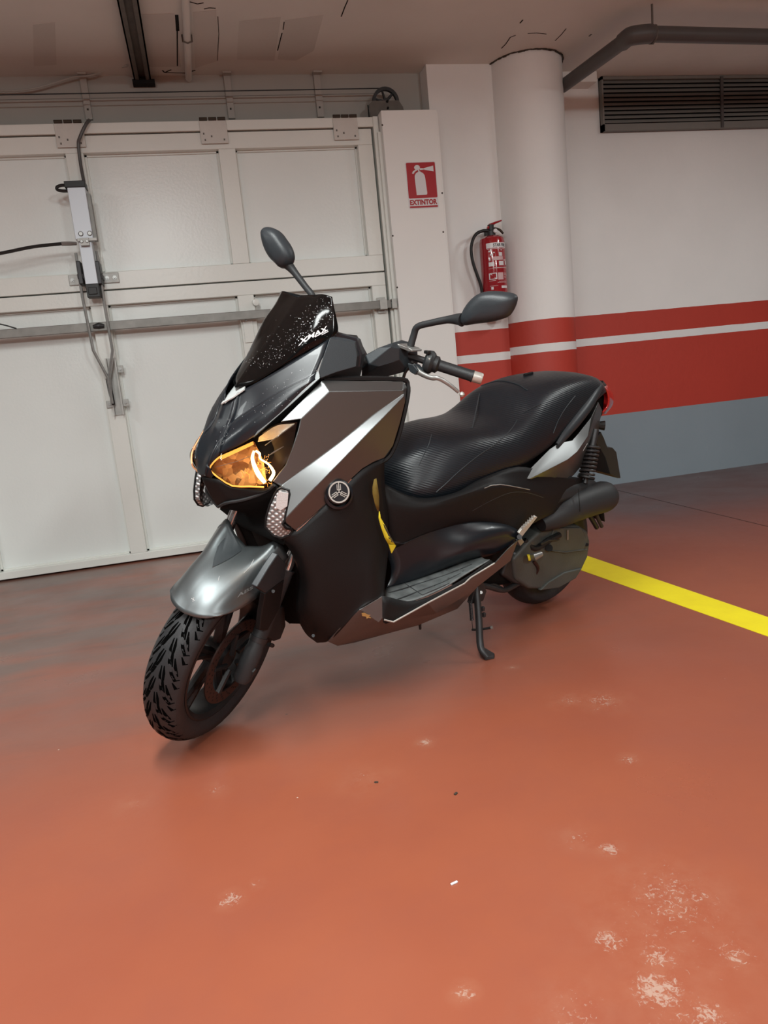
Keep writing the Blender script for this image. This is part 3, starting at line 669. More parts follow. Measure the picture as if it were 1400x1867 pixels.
zp = 2.8; A1, A2 = onz(1440, 68, zp), onz(1180, 62, zp); A3 = onz(1150, 66, zp); A4 = onz(1095, 104, zp); A5 = onz(1026, 157, zp)
wp = empty('drain_pipe', A2, 'dark grey plastic pipe with an elbow hung under the ceiling at right', 'pipe')
wpart('straight_run', MB().tube([A1+(A1-A2)*2, A2], .042, 16), pipe_grey, wp)
wpart('elbow', MB().tube([A2+(A1-A2).normalized()*.02, A2, A3, A4*.25+A3*.75], [.05, .05, .05, .05], 16, smooth=5), pipe_grey, wp)
dn = (A5-A4).normalized()
wpart('angled_run', MB().tube([A3*.8+A4*.2, A5], .042, 16), pipe_grey, wp)
q = onz(1190, 63, zp); hr = wpart('hanger', MB().tube([q+ZZ*.04, Vector((q.x, q.y, ZC))], .006, 8).tube([q+Vector((0, -.048, 0)), q+Vector((0, -.034, .034)), q+ZZ*.048, q+Vector((0, .034, .034)), q+Vector((0, .048, 0)), q+Vector((0, .034, -.034)), q-ZZ*.048, q+Vector((0, -.034, -.034))], .006, 6, closed=True), railm, wp)
# ------------------------------------------------------------------ louvred vent
LX0, LX1 = xlv, XR-.4; LZ1, LZ0 = ZC-.002, wz(1093, 243, YR)
lv = empty('louvre_vent', Vector((LX0, YR, LZ0)), 'long dark grey louvred vent high on the right wall', 'vent')
wpart('backing', MB().box((LX0, YR-.012, LZ0), (LX1, YR-.004, LZ1)), voidm, lv, smooth=False)
zt_ = wz(1092, 150, YR)
mb = MB().box((LX0, YR-.05, zt_), (LX1, YR-.005, LZ1)).box((LX0, YR-.05, LZ0), (LX1, YR-.005, LZ0+.045)).box((LX0, YR-.05, LZ0), (LX0+.012, YR-.005, LZ1))
wpart('frame', mb, louvre_m, lv, smooth=False)
n = 10
for i in range(n):
    z = LZ0+.05+(zt_-LZ0-.05)*(i+.5)/n; h = (zt_-LZ0-.05)/n
    wpart('slat', MB().prism([Vector((LX0+.012, YR-.012, z+h*.45)), Vector((LX0+.012, YR-.050, z-h*.44)), Vector((LX0+.012, YR-.050, z-h*.40)), Vector((LX0+.012, YR-.034, z+h*.40))], (LX1-LX0-.02, 0, 0)), louvre_m, lv, smooth=False)
for px in (1314, ):
    X = wx(px, 195, YR-.055); wpart('mullion', MB().box((X, YR-.06, LZ0), (X+.022, YR-.048, zt_+.01)), pipe_grey, lv, smooth=False)
X = wx(1314, 195, YR-.055)+1.35; wpart('mullion', MB().box((X, YR-.06, LZ0), (X+.022, YR-.048, zt_+.01)), pipe_grey, lv, smooth=False)
MB().box((2.60, YR-.13, zw(1060, 152, YR-.1)), (wx(1088, 140, YR-.13), YR, ZC)).build('trim_3', casing_white, smooth=False, kind='structure')
# crumbs on the floor
def crumb(px, py, L_, wd, rz, m, name, lb, cat):
    q = onz(px, py); mb = MB().box((-L_/2, -wd/2, 0), (L_/2, wd/2, wd*.6)).xf(lambda p: Matrix.Rotation(rz, 3, 'Z') @ p)
    o = mb.build(name, m, bevel=wd*.2); o.location = q; tag(o, lb, cat)
crumb(828, 1611, .016, .005, .25, signwhite, 'plaster_chip', 'small white chip lying on the red floor in the foreground', 'chip')
crumb(831, 1448, .010, .006, .6, darkrust, 'leaf_fragment', 'tiny dark crumb on the floor right of centre', 'debris')
crumb(686, 1427, .010, .005, -.4, darkrust, 'leaf_fragment', 'tiny dark crumb on the floor between tyre and centre', 'debris')
#PART3
# ================================================================== THE SCOOTER
bike = bpy.data.objects.new('scooter', None); COL.objects.link(bike); bike.matrix_world = BM
tag(bike, 'silver and black maxi scooter parked on its side stand with the front wheel turned left', 'scooter')
def bp_(name, mb, m, parent=None, **k): return mb.build(name, m, parent or bike, **k)
def flip(mb): n = MB(); n.v = [mir(p) for p in mb.v]; n.f = [tuple(q[::-1]) for q in mb.f]; return n
def pair(name, mb, m, parent=None, **k):
    a = bp_(name, mb, m, parent, **k); b = bp_(name, flip(mb), m, parent, **k); return a, b
Sl = lambda l: [S(*a) for a in l]
def HX(px, py, x):
    R = Matrix.Rotation(-DB, 3, AX); d = R @ (B3 @ ray(px, py)); c = GB + R @ (CL-GB); return c + d*((x-c.x)/d.x)

# ------------------------------------------------------------------ dark inner body (keeps daylight from showing through the gaps)
def section(x, hw, z0, z1, k=.35):
    zm = (z0+z1)/2; h = (z1-z0)/2; P = []
    for a in range(16):
        t = 2*PI*a/16; c, s = math.cos(t), math.sin(t)
        P.append(Vector((x, hw*math.copysign(abs(c)**k, c), zm+h*math.copysign(abs(s)**k, s))))
    return P
def loft(secs, name, m, **k):
    mb = MB(); R = [section(*s) for s in secs]; mb.grid(R, True); n = 16; N = len(R)
    mb.f.append(tuple(range(n))[::-1]); mb.f.append(tuple((N-1)*n+i for i in range(n))); return bp_(name, mb, m, **k)
loft([(1.47, .05, .83, .93), (1.40, .10, .72, .99), (1.33, .13, .56, 1.03), (1.24, .16, .34, 1.08), (1.14, .18, .28, 1.05), (1.06, .17, .29, 1.0), (1.02, .15, .30, .85), (.98, .12, .31, .68), (.90, .12, .32, .66), (.82, .13, .33, .70), (.70, .15, .34, .72), (.55, .16, .42, .74), (.42, .15, .52, .76), (.28, .14, .60, .80), (.10, .11, .66, .84), (-.10, .08, .72, .88), (-.22, .05, .78, .88)], 'inner_frame', core_m)
loft([(.62, .10, .26, .50), (.48, .13, .22, .52), (.34, .12, .19, .50), (.22, .09, .20, .46), (.13, .06, .24, .42)], 'engine', core_m)

# ------------------------------------------------------------------ silver side panels
V = dict(a=(511, 770, .165), b=(548, 764, .195), c=(587, 694, .175), d=(600, 714, .205), e=(734, 696, .238), E=(741, 706, .245), g=(733, 712, .262), i=(738, 730, .255),
         j=(728, 772, .256), k=(716, 812, .252), l=(700, 834, .248), m=(680, 842, .246), n=(660, 854, .243), o=(640, 872, .240), p=(617, 897, .236), q=(575, 935, .222), r=(538, 967, .205),
         s=(521, 953, .215), t=(528, 896, .214), u=(513, 887, .192), v=(497, 878, .182), w=(520, 848, .192), x=(534, 812, .197), y=(543, 785, .197),
         K0=(515, 884, .190), K1=(566, 846, .208), K2=(620, 806, .224), K3=(680, 757, .244), K4=(736, 717, .262),
         C0=(519, 946, .218), C1=(566, 897, .240), C2=(620, 842, .254), C3=(680, 780, .262), C4=(736, 722, .265))
def facets(V, faces):
    ks = list(V); mb = MB(); return mb.add([S(*V[k]) for k in ks], [tuple(ks.index(c) for c in f.split()) for f in faces])
mb = facets(V, ['c e g d', 'e E g', 'a c d b', 'y b d g K4 K3 K2 K1 K0 v w x', 'K0 K1 C1 C0 t u', 'K1 K2 C2 C1', 'K2 K3 C3 C2', 'K3 K4 C4 C3', 'v K0 u', 's C0 C1 q r', 'C1 C2 o p q', 'C2 C3 l m n o', 'C3 C4 i j k l', 'g E i C4 K4'])
sp_l, sp_r = pair('side_panel', mb, silver, bevel=.006, seg=3, solid=.005)
mb = MB().tube(Sl([(590, 692, .165), (660, 690, .2), (733, 692, .232), (743, 702, .238), (743, 722, .245), (733, 770, .248), (720, 812, .245), (703, 838, .240), (660, 858, .235), (640, 876, .232)]), .007, 6, smooth=3)
pair('panel_edge', mb, plastic)
mb = MB().tube(Sl([(640, 873, .238), (617, 898, .234), (575, 937, .220), (540, 968, .205)]), .0025, 6, smooth=2)
pair('lower_seam', mb, chrome)

# ------------------------------------------------------------------ headlights
lens = MB().patch([Sl([(381, 855, .035), (400, 829, .062), (430, 817, .092), (460, 803, .122), (504, 773, .166), (542, 769, .194)]),
                   Sl([(381, 855, .036), (400, 851, .075), (428, 852, .108), (460, 846, .140), (497, 832, .180), (528, 830, .198)]),
                   Sl([(381, 855, .036), (400, 872, .056), (424, 887, .086), (455, 888, .126), (482, 889, .162), (497, 878, .182)])], 5, 5)
back = MB().patch([Sl([(381, 855, .018), (400, 829, .03), (430, 817, .055), (460, 803, .08), (504, 773, .13), (542, 769, .16)]),
                   Sl([(381, 855, .018), (400, 851, .02), (428, 852, .04), (460, 846, .06), (497, 832, .11), (528, 830, .155)]),
                   Sl([(381, 855, .018), (400, 872, .025), (424, 887, .05), (455, 888, .08), (482, 889, .12), (497, 878, .15)])], 4, 4)
amb = MB().patch([Sl([(386, 853, .026), (402, 834, .046), (432, 822, .072), (452, 811, .092), (464, 806, .105)]),
                  Sl([(386, 855, .026), (402, 851, .044), (430, 852, .066), (455, 848, .086), (480, 842, .125)]),
                  Sl([(386, 858, .026), (402, 870, .040), (426, 884, .070), (456, 885, .106), (486, 882, .150)])], 5, 5)
edge = MB().prism(Sl([(398, 833, .063), (430, 819, .093), (461, 805, .123), (462, 811, .125), (432, 825, .096), (404, 838, .067)]), Vector((-.003, -.003, 0)))
edge.tube(Sl([(404, 831, .066), (390, 842, .052), (382, 855, .038), (392, 866, .05), (402, 873, .058), (424, 886, .087), (455, 887, .127), (481, 888, .161)]), .0024, 6, smooth=2)
drl = MB().tube(Sl([(463, 822, .118), (460, 835, .118), (464, 850, .123), (472, 866, .135), (483, 880, .15)]), [.003, .0045, .006, .007, .005], 8, smooth=4)
drl.tube(Sl([(466, 822, .12), (473, 827, .125), (474, 836, .128), (483, 842, .135), (491, 848, .143), (499, 862, .152), (492, 876, .155)]), [.003, .0035, .002, .0025, .003, .0045, .005], 8, smooth=4)
fil = MB()
for i in range(70):
    px = 440+random.random()*56; py = 830+random.random()*52
    if py < 850-.55*(px-440)+8 or px > 500-(882-py)*.25+2: continue
    p = S(px, py, .085+(px-440)*.0012); fil.tube([p, p+Vector((random.uniform(-1, 1), random.uniform(-1, 1), random.uniform(-1, 1)))*.012], .0007, 3)
clear = MB().patch([Sl([(472, 797, .128), (504, 776, .158), (538, 772, .186)]), Sl([(470, 806, .122), (500, 800, .15), (512, 792, .165)])], 4, 3)
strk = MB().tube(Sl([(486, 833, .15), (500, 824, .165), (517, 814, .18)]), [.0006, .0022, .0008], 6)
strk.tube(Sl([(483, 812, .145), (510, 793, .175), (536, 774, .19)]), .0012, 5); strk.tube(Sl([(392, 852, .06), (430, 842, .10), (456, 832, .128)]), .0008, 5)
hl = pair('headlight', lens, glass)
for h, fx in ((hl[0], lambda m: m), (hl[1], flip)):
    bp_('bezel', fx(back), bulbdark, h); bp_('reflector', fx(amb), amber_lit, h); bp_('lit_rim', fx(edge), amber_edge if h is hl[0] else amber_dim, h)
    if h is hl[0]: bp_('light_curve', fx(drl), filament, h); bp_('facet_sparkle', fx(fil), amber_edge, h, kind='stuff')
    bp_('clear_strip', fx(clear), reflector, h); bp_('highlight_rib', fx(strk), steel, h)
hl[1].location = (.014, -.004, 0)
hl[0]['label'] = 'lit left headlight glowing amber'; hl[1]['label'] = 'lit right headlight, edge-on'
l = bpy.data.lights.new('headlight_lamp', 'POINT'); l.energy = .16; l.color = (1, .5, .15); l.shadow_soft_size = .02
lo = bpy.data.objects.new('headlight_lamp', l); COL.objects.link(lo); lo.parent = bike; lo.location = S(480, 862, .165)

# ------------------------------------------------------------------ nose cowl
foldL = [(434, 716, .036), (420, 774, .046), (401, 803, .050), (387, 830, .047), (380, 849, .040), (375, 868, .024)]
cent = [(409, 738, 0), (394, 776, 0), (382, 806, 0), (373, 833, 0), (368, 851, 0), (368, 869, 0)]
cowl = MB()
cowl.patch([Sl(cent), Sl(foldL)], 4, 3, mirror=True)
crease = [(434, 716, .036), (437, 748, .055), (452, 750, .085), (512, 713, .132), (573, 683, .176)]
cowl.patch([Sl([(434, 716, .036), (470, 697, .072), (530, 662, .115), (601, 618, .155)]), Sl([(427, 748, .042), (478, 716, .096), (530, 684, .132), (590, 646, .168)]), Sl([(420, 774, .046), (464, 744, .095), (515, 712, .136), (575, 683, .178)])], 5, 4, mirror=True)
cowl.patch([Sl([(420, 774, .046), (464, 744, .095), (515, 712, .136), (575, 683, .178)]), Sl([(404, 808, .056), (450, 777, .108), (506, 736, .148), (574, 690, .184)]), Sl([(400, 828, .062), (440, 810, .10), (492, 774, .145), (578, 694, .180)])], 5, 4, mirror=True)
cowl.patch([Sl([(420, 774, .046), (401, 803, .050), (387, 830, .047), (380, 849, .040)]), Sl([(404, 808, .056), (397, 818, .056), (388, 836, .050), (381, 851, .040)]), Sl([(400, 828, .062), (392, 838, .054), (385, 846, .046), (381, 855, .036)])], 4, 3, mirror=True)
cowl.patch([Sl([(375, 868, .024), (380, 849, .04), (381, 855, .036)]), Sl([(386, 872, .036), (388, 868, .045), (390, 866, .05)])], 3, 3, mirror=True)
cw_ = bp_('nose_cowl', cowl, gloss, angle=28, solid=.003)
DC1 = Drape([cw_])
def ridge(pts, r):
    Q = crom([(x, y, 0) for x, y in pts], 6); return MB().tube([DC1(p.x, p.y, 0) for p in Q], r, 8)
for P_, r_c in (([(434, 722), (425, 757), (410, 787), (396, 812), (386, 832), (380, 848)], .0035), ([(404, 806), (420, 776), (452, 751), (512, 714), (568, 686)], .0030)):
    pair('cowl_ridge', ridge(P_, r_c), gloss)
blade = MB().prism(Sl([(568, 684, .176), (580, 677, .178), (583, 689, .192), (532, 736, .170), (462, 797, .136), (470, 785, .128), (520, 727, .154)]), Vector((-.004, -.006, -.004)))
pair('trim_blade', blade, silver)[0]['label'] = 'narrow silver blade above the headlight'
DC0 = Drape([cw_])
vo = [(408, 739), (417, 717), (424, 700), (430, 711), (440, 708), (464, 698), (448, 712), (428, 727)]
vp_ = [DC0(x, y, .008) for x, y in vo]
bp_('screen_badge', MB().add(vp_, [(3, 2, 1), (3, 1, 0), (3, 0, 7), (3, 7, 6), (3, 6, 4), (4, 6, 5)]), silver2, smooth=False, solid=.003, label='silver chevron at the foot of the screen')
chin = MB().patch([Sl([(368, 869, 0), (386, 872, .036), (400, 875, .055), (424, 889, .085), (482, 891, .150), (497, 881, .176)]), Sl([(384, 902, 0), (400, 900, .04), (412, 900, .065), (440, 900, .10), (478, 897, .15), (498, 888, .180)]), Sl([(398, 924, 0), (410, 919, .045), (425, 915, .075), (455, 909, .115), (486, 898, .155), (503, 884, .186)])], 4, 3, mirror=True)
bp_('chin', chin, plastic, angle=28, solid=.003)
pair('chin_lip', MB().tube(Sl([(398, 924, .001), (412, 917, .06), (440, 912, .10), (470, 903, .135), (488, 894, .16), (500, 884, .185)]), .0045, 8, smooth=3), plastic2)
q = S(443, 962, 0); top = Sl([(398, 924, 0), (425, 915, .075), (455, 909, .115), (486, 898, .155), (503, 884, .186)])
low = [q+Vector((-.02*abs(y)/.17, y, 0)) for y in (0, .075, .115, .16, .19)]
mid = [(a+b)/2+Vector((-.05, 0, 0)) for a, b in zip(top, low)]
bp_('under_cowl', MB().patch([top, mid, low], 4, 4, mirror=True), core_m, solid=.003)

# ------------------------------------------------------------------ turn signals
tsP = [(506, 893), (513, 889), (527, 894), (528.5, 901), (519, 948), (515, 955), (521, 963), (533, 966), (527, 976), (512, 981), (498, 976), (484, 961), (485, 944), (492, 920), (500, 902)]
tsY = [.196, .2, .214, .216, .218, .216, .213, .206, .202, .198, .19, .178, .18, .186, .192]
ring = [S(x, y, yy) for (x, y), yy in zip(tsP, tsY)]
mbt = MB(); ce = sum(ring, Vector())/len(ring)
inner = [p*.6+S(502, 938, .208)*.4 for p in ring]
mbt.add(ring+inner+[p+Vector((-.01, -.015, 0)) for p in ring], [(i, (i+1) % 15, 15+(i+1) % 15, 15+i) for i in range(15)]+[tuple(15+i for i in range(15))]+[(30+i, 30+(i+1) % 15, (i+1) % 15, i) for i in range(15)])
cross = bpy.data.materials.new('turn_signal_lens'); cross.use_nodes = True; nt = cross.node_tree; bb = nt.nodes['Principled BSDF']
tcn = nt.nodes.new('ShaderNodeTexCoord'); ws = []
for rot in (.75, -.75):
    mp = nt.nodes.new('ShaderNodeMapping'); mp.inputs['Rotation'].default_value = (0, rot, 0); nt.links.new(tcn.outputs['Object'], mp.inputs[0])
    wv = nt.nodes.new('ShaderNodeTexWave'); wv.inputs['Scale'].default_value = 30; nt.links.new(mp.outputs[0], wv.inputs['Vector']); ws.append(wv)
mm = nt.nodes.new('ShaderNodeMath'); mm.operation = 'MULTIPLY'; nt.links.new(ws[0].outputs[1], mm.inputs[0]); nt.links.new(ws[1].outputs[1], mm.inputs[1])
bpn = nt.nodes.new('ShaderNodeBump'); bpn.inputs['Strength'].default_value = .8; bpn.inputs['Distance'].default_value = .003; nt.links.new(mm.outputs[0], bpn.inputs['Height']); nt.links.new(bpn.outputs[0], bb.inputs['Normal'])
mr = nt.nodes.new('ShaderNodeMapRange'); mr.inputs[3].default_value = .16; mr.inputs[4].default_value = .85; nt.links.new(mm.outputs[0], mr.inputs[0])
vm = nt.nodes.new('ShaderNodeCombineColor'); [nt.links.new(mr.outputs[0], vm.inputs[i]) for i in range(3)]; nt.links.new(vm.outputs[0], bb.inputs['Base Color'])
bb.inputs['Metallic'].default_value = .35; bb.inputs['Roughness'].default_value = .25; bb.inputs['Coat Weight'].default_value = .8
clr = MB().prism([p+Vector((.003, .004, 0)) for p in Sl([(509, 895, .208), (526, 898, .218), (524, 922, .218), (512, 930, .210), (503, 925, .202), (504, 906, .202)])], Vector((-.002, -.002, 0)))
ts = pair('turn_signal', mbt, cross, bevel=.003); ts[1].location = (.036, -.008, -.010)
for t_, m_ in ((ts[0], clr), (ts[1], flip(clr))): bp_('clear_window', m_, reflector2, t_, bevel=.001)
pair('signal_surround', MB().tube(ring, .0035, 6, closed=True), plastic)[1].location = (.036, -.008, -.010)

# ------------------------------------------------------------------ windscreen
scr = MB().patch([Sl([(548, 539, 0), (570, 538.5, .05), (588, 537, .10), (605, 541, .132)]),
                  Sl([(522, 575, 0), (552, 570, .06), (580, 565, .112), (609, 560, .143)]),
                  Sl([(492, 617, 0), (530, 607, .065), (568, 592, .122), (614, 584, .153)]),
                  Sl([(461, 660, 0), (500, 648, .06), (552, 626, .122), (616, 603, .160)]),
                  Sl([(429, 707, 0), (464, 698, .055), (530, 658, .108), (607, 613, .158)])], 6, 5, mirror=True)
screen = bp_('windscreen', scr, visor, angle=60, solid=.004)
screen['label'] = 'smoked windscreen speckled with water'
DS = Drape([screen]); dsc = []
def pix_quad(l): return l
def drape_text(txt, q, dr, lift, shear=0, sub=1):
    v, f = text_faces(txt, shear); P = []
    for u, t in v:
        x = (q[0][0]*(1-u)+q[1][0]*u)*(1-t)+(q[3][0]*(1-u)+q[2][0]*u)*t; y = (q[0][1]*(1-u)+q[1][1]*u)*(1-t)+(q[3][1]*(1-u)+q[2][1]*u)*t
        P.append(dr(x, y, lift))
    return MB().add(P, f)
mb = drape_text('X', ((544, 632), (560, 622), (563, 612), (548, 619)), DS, .004)
bp_('screen_letter', mb, white_ink, screen, smooth=False)
mb = drape_text('MAX', ((561, 620), (597, 603), (596, 594), (563, 611)), DS, .004)
bp_('screen_letter', mb, white_ink, screen, smooth=False)
def strip(pts, wd, dr, lift):
    mb = MB(); P = []
    for x, y in pts: P += [dr(x, y-wd/2, lift), dr(x, y+wd/2, lift)]
    return mb.add(P, [(2*i, 2*i+1, 2*i+3, 2*i+2) for i in range(len(pts)-1)])
bp_('underline', strip([(574, 614.5), (584, 609), (597, 602)], 1.6, DS, .004), white_ink, screen, smooth=False)
bp_('underline', strip([(586, 610.5), (592, 607.5), (598, 604.5)], 1.4, DS, .004), white_ink, screen, smooth=False)
mb = MB()
octa = [Vector(v) for v in ((1, 0, 0), (-1, 0, 0), (0, 1, 0), (0, -1, 0), (0, 0, 1), (0, 0, -1))]; of = [(0, 2, 4), (2, 1, 4), (1, 3, 4), (3, 0, 4), (2, 0, 5), (1, 2, 5), (3, 1, 5), (0, 3, 5)]
cnt = 0
while cnt < 340:
    t = random.random()**.8; px = 455+150*t+random.gauss(0, 12); py = 690-130*t+random.gauss(0, 16)
    lo_ = 706-(px-429)*.53
    if py > lo_-3 or px < 445 or px > 610 or py < 541 or (px < 500 and py < 600): continue
    r = random.choice((.0005, .0006, .0008, .0011))*random.uniform(.7, 1.1); p = DS(px, py, .003); mb.add([p+o*r for o in octa], of); cnt += 1
for i in range(130):
    px = random.uniform(400, 590); py = 745-(px-409)*.6+random.uniform(-22, 40)
    if py > 830: continue
DC = Drape([cw_])
for i in range(90):
    px = random.uniform(395, 585); py = 800-(px-395)*.62+random.uniform(-35, 15); r = random.choice((.0005, .0007, .0010)); p = DC(px, py, .002)
    if (p-S(px, py, .1)).length > .2: continue
    mb.add([p+o*r for o in octa], of)
bp_('water_drops', mb, drop, screen, kind='stuff')

# ------------------------------------------------------------------ instrument pod and handlebar cover
pod = facets(dict(a=(601, 617, .165), b=(646, 625, .19), c=(650, 650, .20), d=(648, 668, .20), e=(612, 678, .19), f=(584, 689, .185), g=(581, 676, .182), h=(590, 648, .175),
                  A=(616, 606, .12), B=(656, 618, .13), C=(665, 644, .14), D=(660, 668, .14), G=(655, 692, .13), F=(590, 692, .15)),
             ['a b c d e f g h', 'A B b a', 'B C c b', 'C D d c', 'D G F f e d'])
pair('instrument_pod', pod, podgrey, bevel=.004, solid=.004)
rim_ = MB().tube(Sl([(612, 611, .150), (648, 620, .172), (657, 646, .182), (654, 668, .18)]), .006, 6)
pair('pod_rim', rim_, gloss)
mb = MB().patch([Sl([(616, 606, .12), (640, 612, .06), (650, 612, 0)]), Sl([(660, 668, .14), (668, 664, .07), (676, 660, 0)])], 3, 3, mirror=True)
bp_('dashboard', mb, plastic, solid=.004)
bar_ = bpy.data.objects.new('handlebar', None); COL.objects.link(bar_); bar_.parent = bike
Hx = lambda l: [steer(HX(*a), GB, DB) for a in l]
hcp = Hx([(659, 671, 1.02), (666, 647, 1.02), (690, 634, 1.0), (715, 625, .98), (733, 630, .95), (744, 642, .93), (745, 676, .93), (701, 688, .97), (658, 690, 1.0)])
front = Hx([(673, 664, 1.03), (712, 633, 1.0), (728, 635, .97), (728, 655, .97), (716, 660, .99), (690, 668, 1.02)])
bk = [steer(steer(p, GB, -DB)+Vector((-.07, 0, 0)), GB, DB) for p in hcp]
def cover(mirr):
    f = (lambda l: [mirH(p) for p in l]) if mirr else (lambda l: l)
    mb = MB().add(f(hcp)+f(front)+f(bk), [(9, 10, 11, 12, 13, 14), (0, 1, 9), (1, 2, 10, 9), (2, 3, 10), (3, 4, 11, 10), (4, 5, 12, 11), (5, 6, 12), (6, 7, 13, 12), (7, 8, 14, 13), (8, 0, 9, 14)]+[(i, (i+1) % 9, 15+(i+1) % 9, 15+i) for i in range(9)]+[tuple(15+i for i in range(9))])
    bp_('handlebar_cover', mb, podgrey, bar_, bevel=.003)
cover(0); cover(1)
def hb(name, P, r, m, parent=None, both=True, **k):
    o = bp_(name, MB().tube(P, r, **k), m, parent or bar_)
    if both: bp_(name, MB().tube([mirH(p) for p in P], r, **k), m, parent or bar_)
    return o
g0, g1, g2 = Hx([(790, 663, .90), (862, 686, .865), (879, 691, .855)])
gi = g0+(g0-g1)*.18; gc = g0+(g0-g1)*.9
hb('bar_tube', [gc, g0], .011, darksteel); hb('grip', [g0, g0*.9+g1*.1, g0*.85+g1*.15, g1*.95+g0*.05, g1], [.026, .026, .0175, .0175, .020], rubber, n=20)
hb('bar_end', [g1, g1*.1+g2*.9, g2], [.0175, .0175, .0155], satin, n=20)
hb('flange', [g0*1.02-g1*.02, g0*.98+g1*.02], .028, rubber, n=20)
sw = hb('switch_housing', [gi*1.3-g0*.3, gi, g0*.6+gi*.4, g0], [.022, .035, .037, .031], plastic2, n=14)
for (px, py, m) in ((779, 642, black_rubber), (782, 655, satin), (776, 668, black_rubber)):
    p, = Hx([(px, py, .925)]); bp_('switch_button', MB().box((-.007, -.009, -.005), (.007, .009, .005), Matrix.Translation(p)), m, sw, bevel=.002)
lv_ = Hx([(752, 667, .945), (766, 680, .945), (786, 689, .94), (800, 690, .935), (820, 702, .92), (836, 715, .905)])
hb('brake_lever', lv_, [.010, .009, .0075, .007, .006, .0055], steel, n=10, smooth=4, flat=.8)
bp_('lever_ball', MB().lathe([(0, -.009), (.006, -.006), (.009, 0), (.006, .006), (0, .009)], 14, Matrix.Translation(Hx([(842, 719, .90)])[0])), satin, bar_)
P = Hx([(742, 662, .955), (752, 664, .955), (762, 676, .955), (756, 684, .955), (746, 678, .955)])
bp_('lever_perch', MB().prism(P, Vector((-.03, 0, -.002))), podgrey, bar_, bevel=.003)
P = Hx([(716, 628, .965), (724, 627, .965), (744, 635, .965), (751, 637, .96), (752, 642, .96), (745, 641, .965), (726, 634, .965)])
bp_('mirror_mount', MB().prism(P, Vector((-.04, 0, 0))), steel, bar_, bevel=.003)
hb('brake_hose', Hx([(752, 660, .95), (735, 690, .94), (729, 760, .95), (726, 800, .95)]), .005, black_rubber, both=False, n=6, smooth=4)

# ------------------------------------------------------------------ mirrors
def mirror(outl, cen, stalk, radii, xpl, dome, name_l):
    O_ = [HX(x, y, xpl) for x, y in outl]; c = HX(*cen, xpl)
    O_ = [HX(p[0], p[1], xpl) for p in outl]
    O2 = crom(O_, 3, True); n = len(O2); rings = []
    for s_, d_ in ((.94, -.012), (1, 0), (.985, .008), (.9, .6*dome), (.72, .85*dome), (.45, .97*dome), (.15, dome)):
        rings.append([steer(c+(p-c)*s_+Vector((d_, 0, 0)), GB, DB) for p in O2])
    mb = MB().grid(rings, True); m0 = len(mb.v); mb.f.append(tuple(m0-n+i for i in range(n)))
    root = bp_('mirror', mb, podgrey, bike, angle=50, label=name_l)
    bp_('mirror_glass', MB().add([steer(c+(p-c)*.94+Vector((-.011, 0, 0)), GB, DB) for p in O2], [tuple(range(n))]), chrome, root, smooth=False)
    P = [steer(HX(x, y, xx), GB, DB) for x, y, xx in stalk]
    if outl[0][0] < 500:
        b0 = mirH(steer(HX(746, 640, .94), GB, DB)); P = [b0, b0*.5+P[0]*.5]+P; radii = [.0115, .0115]+radii
    bp_('mirror_stalk', MB().tube(P, radii, 14, smooth=4), plastic2, root); return root
mirror([(841, 575), (848, 560), (860, 545), (876, 534), (898, 530.5), (922, 532), (938, 535.5), (944, 542), (942, 554), (936, 567), (927, 577), (908, 584), (888, 588), (864, 591), (846, 593.5), (840, 586)], (893, 560),
       [(746, 640, .94), (754, 612, .93), (761, 596, .93), (785, 589, .93), (815, 583, .93), (833, 582, .935), (843, 583, .94)], [.0115, .0105, .010, .010, .011, .016, .020], .935, .035, 'left mirror, seen from behind its housing')
mirror([(479, 420), (485, 414), (499, 416), (511, 424), (521, 437), (529, 449), (534, 461), (535.5, 474), (530, 486), (517, 490), (508, 482), (497, 471), (489, 458), (482, 440)], (507, 452),
       [(570, 542, .95), (566, 534, .95), (557, 523, .945), (538, 498, .94), (528, 486, .94), (520, 478, .945)], [.0115, .0105, .0105, .0115, .015, .019], .94, .035, 'right mirror standing above the screen')

# ------------------------------------------------------------------ lower fairing, footboard, trim
ls = MB().patch([Sl([(498, 975, .185), (538, 967, .203), (575, 936, .220), (617, 898, .234), (660, 856, .241), (700, 836, .246)]),
                 Sl([(528, 1000, .170), (550, 1005, .215), (580, 985, .235), (630, 950, .245), (665, 915, .245), (700, 880, .22)]),
                 Sl([(546, 1055, .150), (562, 1055, .208), (595, 1035, .24), (645, 1000, .25), (680, 970, .245), (706, 940, .20)]),
                 Sl([(540, 1112, .130), (566, 1105, .195), (610, 1080, .24), (660, 1050, .26), (685, 1030, .26), (706, 1010, .20)]),
                 Sl([(556, 1152, .105), (587, 1140, .185), (625, 1118, .235), (662, 1095, .262), (685, 1082, .27), (700, 1068, .25)]),
                 Sl([(578, 1171, .08), (600, 1168, .16), (620, 1150, .215), (655, 1112, .262), (684, 1094, .274), (702, 1086, .27)])], 4, 4)
pair('leg_shield', ls, plastic, angle=40, solid=.004)
ed = Sl([(498, 975, .185), (528, 1000, .170), (546, 1055, .150), (540, 1112, .130), (556, 1152, .105), (578, 1171, .08)])
bp_('wheel_well', MB().patch([ed, [p+Vector((-.05, -p.y*.55, 0)) for p in ed], [Vector((p.x-.06, 0, p.z)) for p in ed]], 3, 3, mirror=True), core_m)
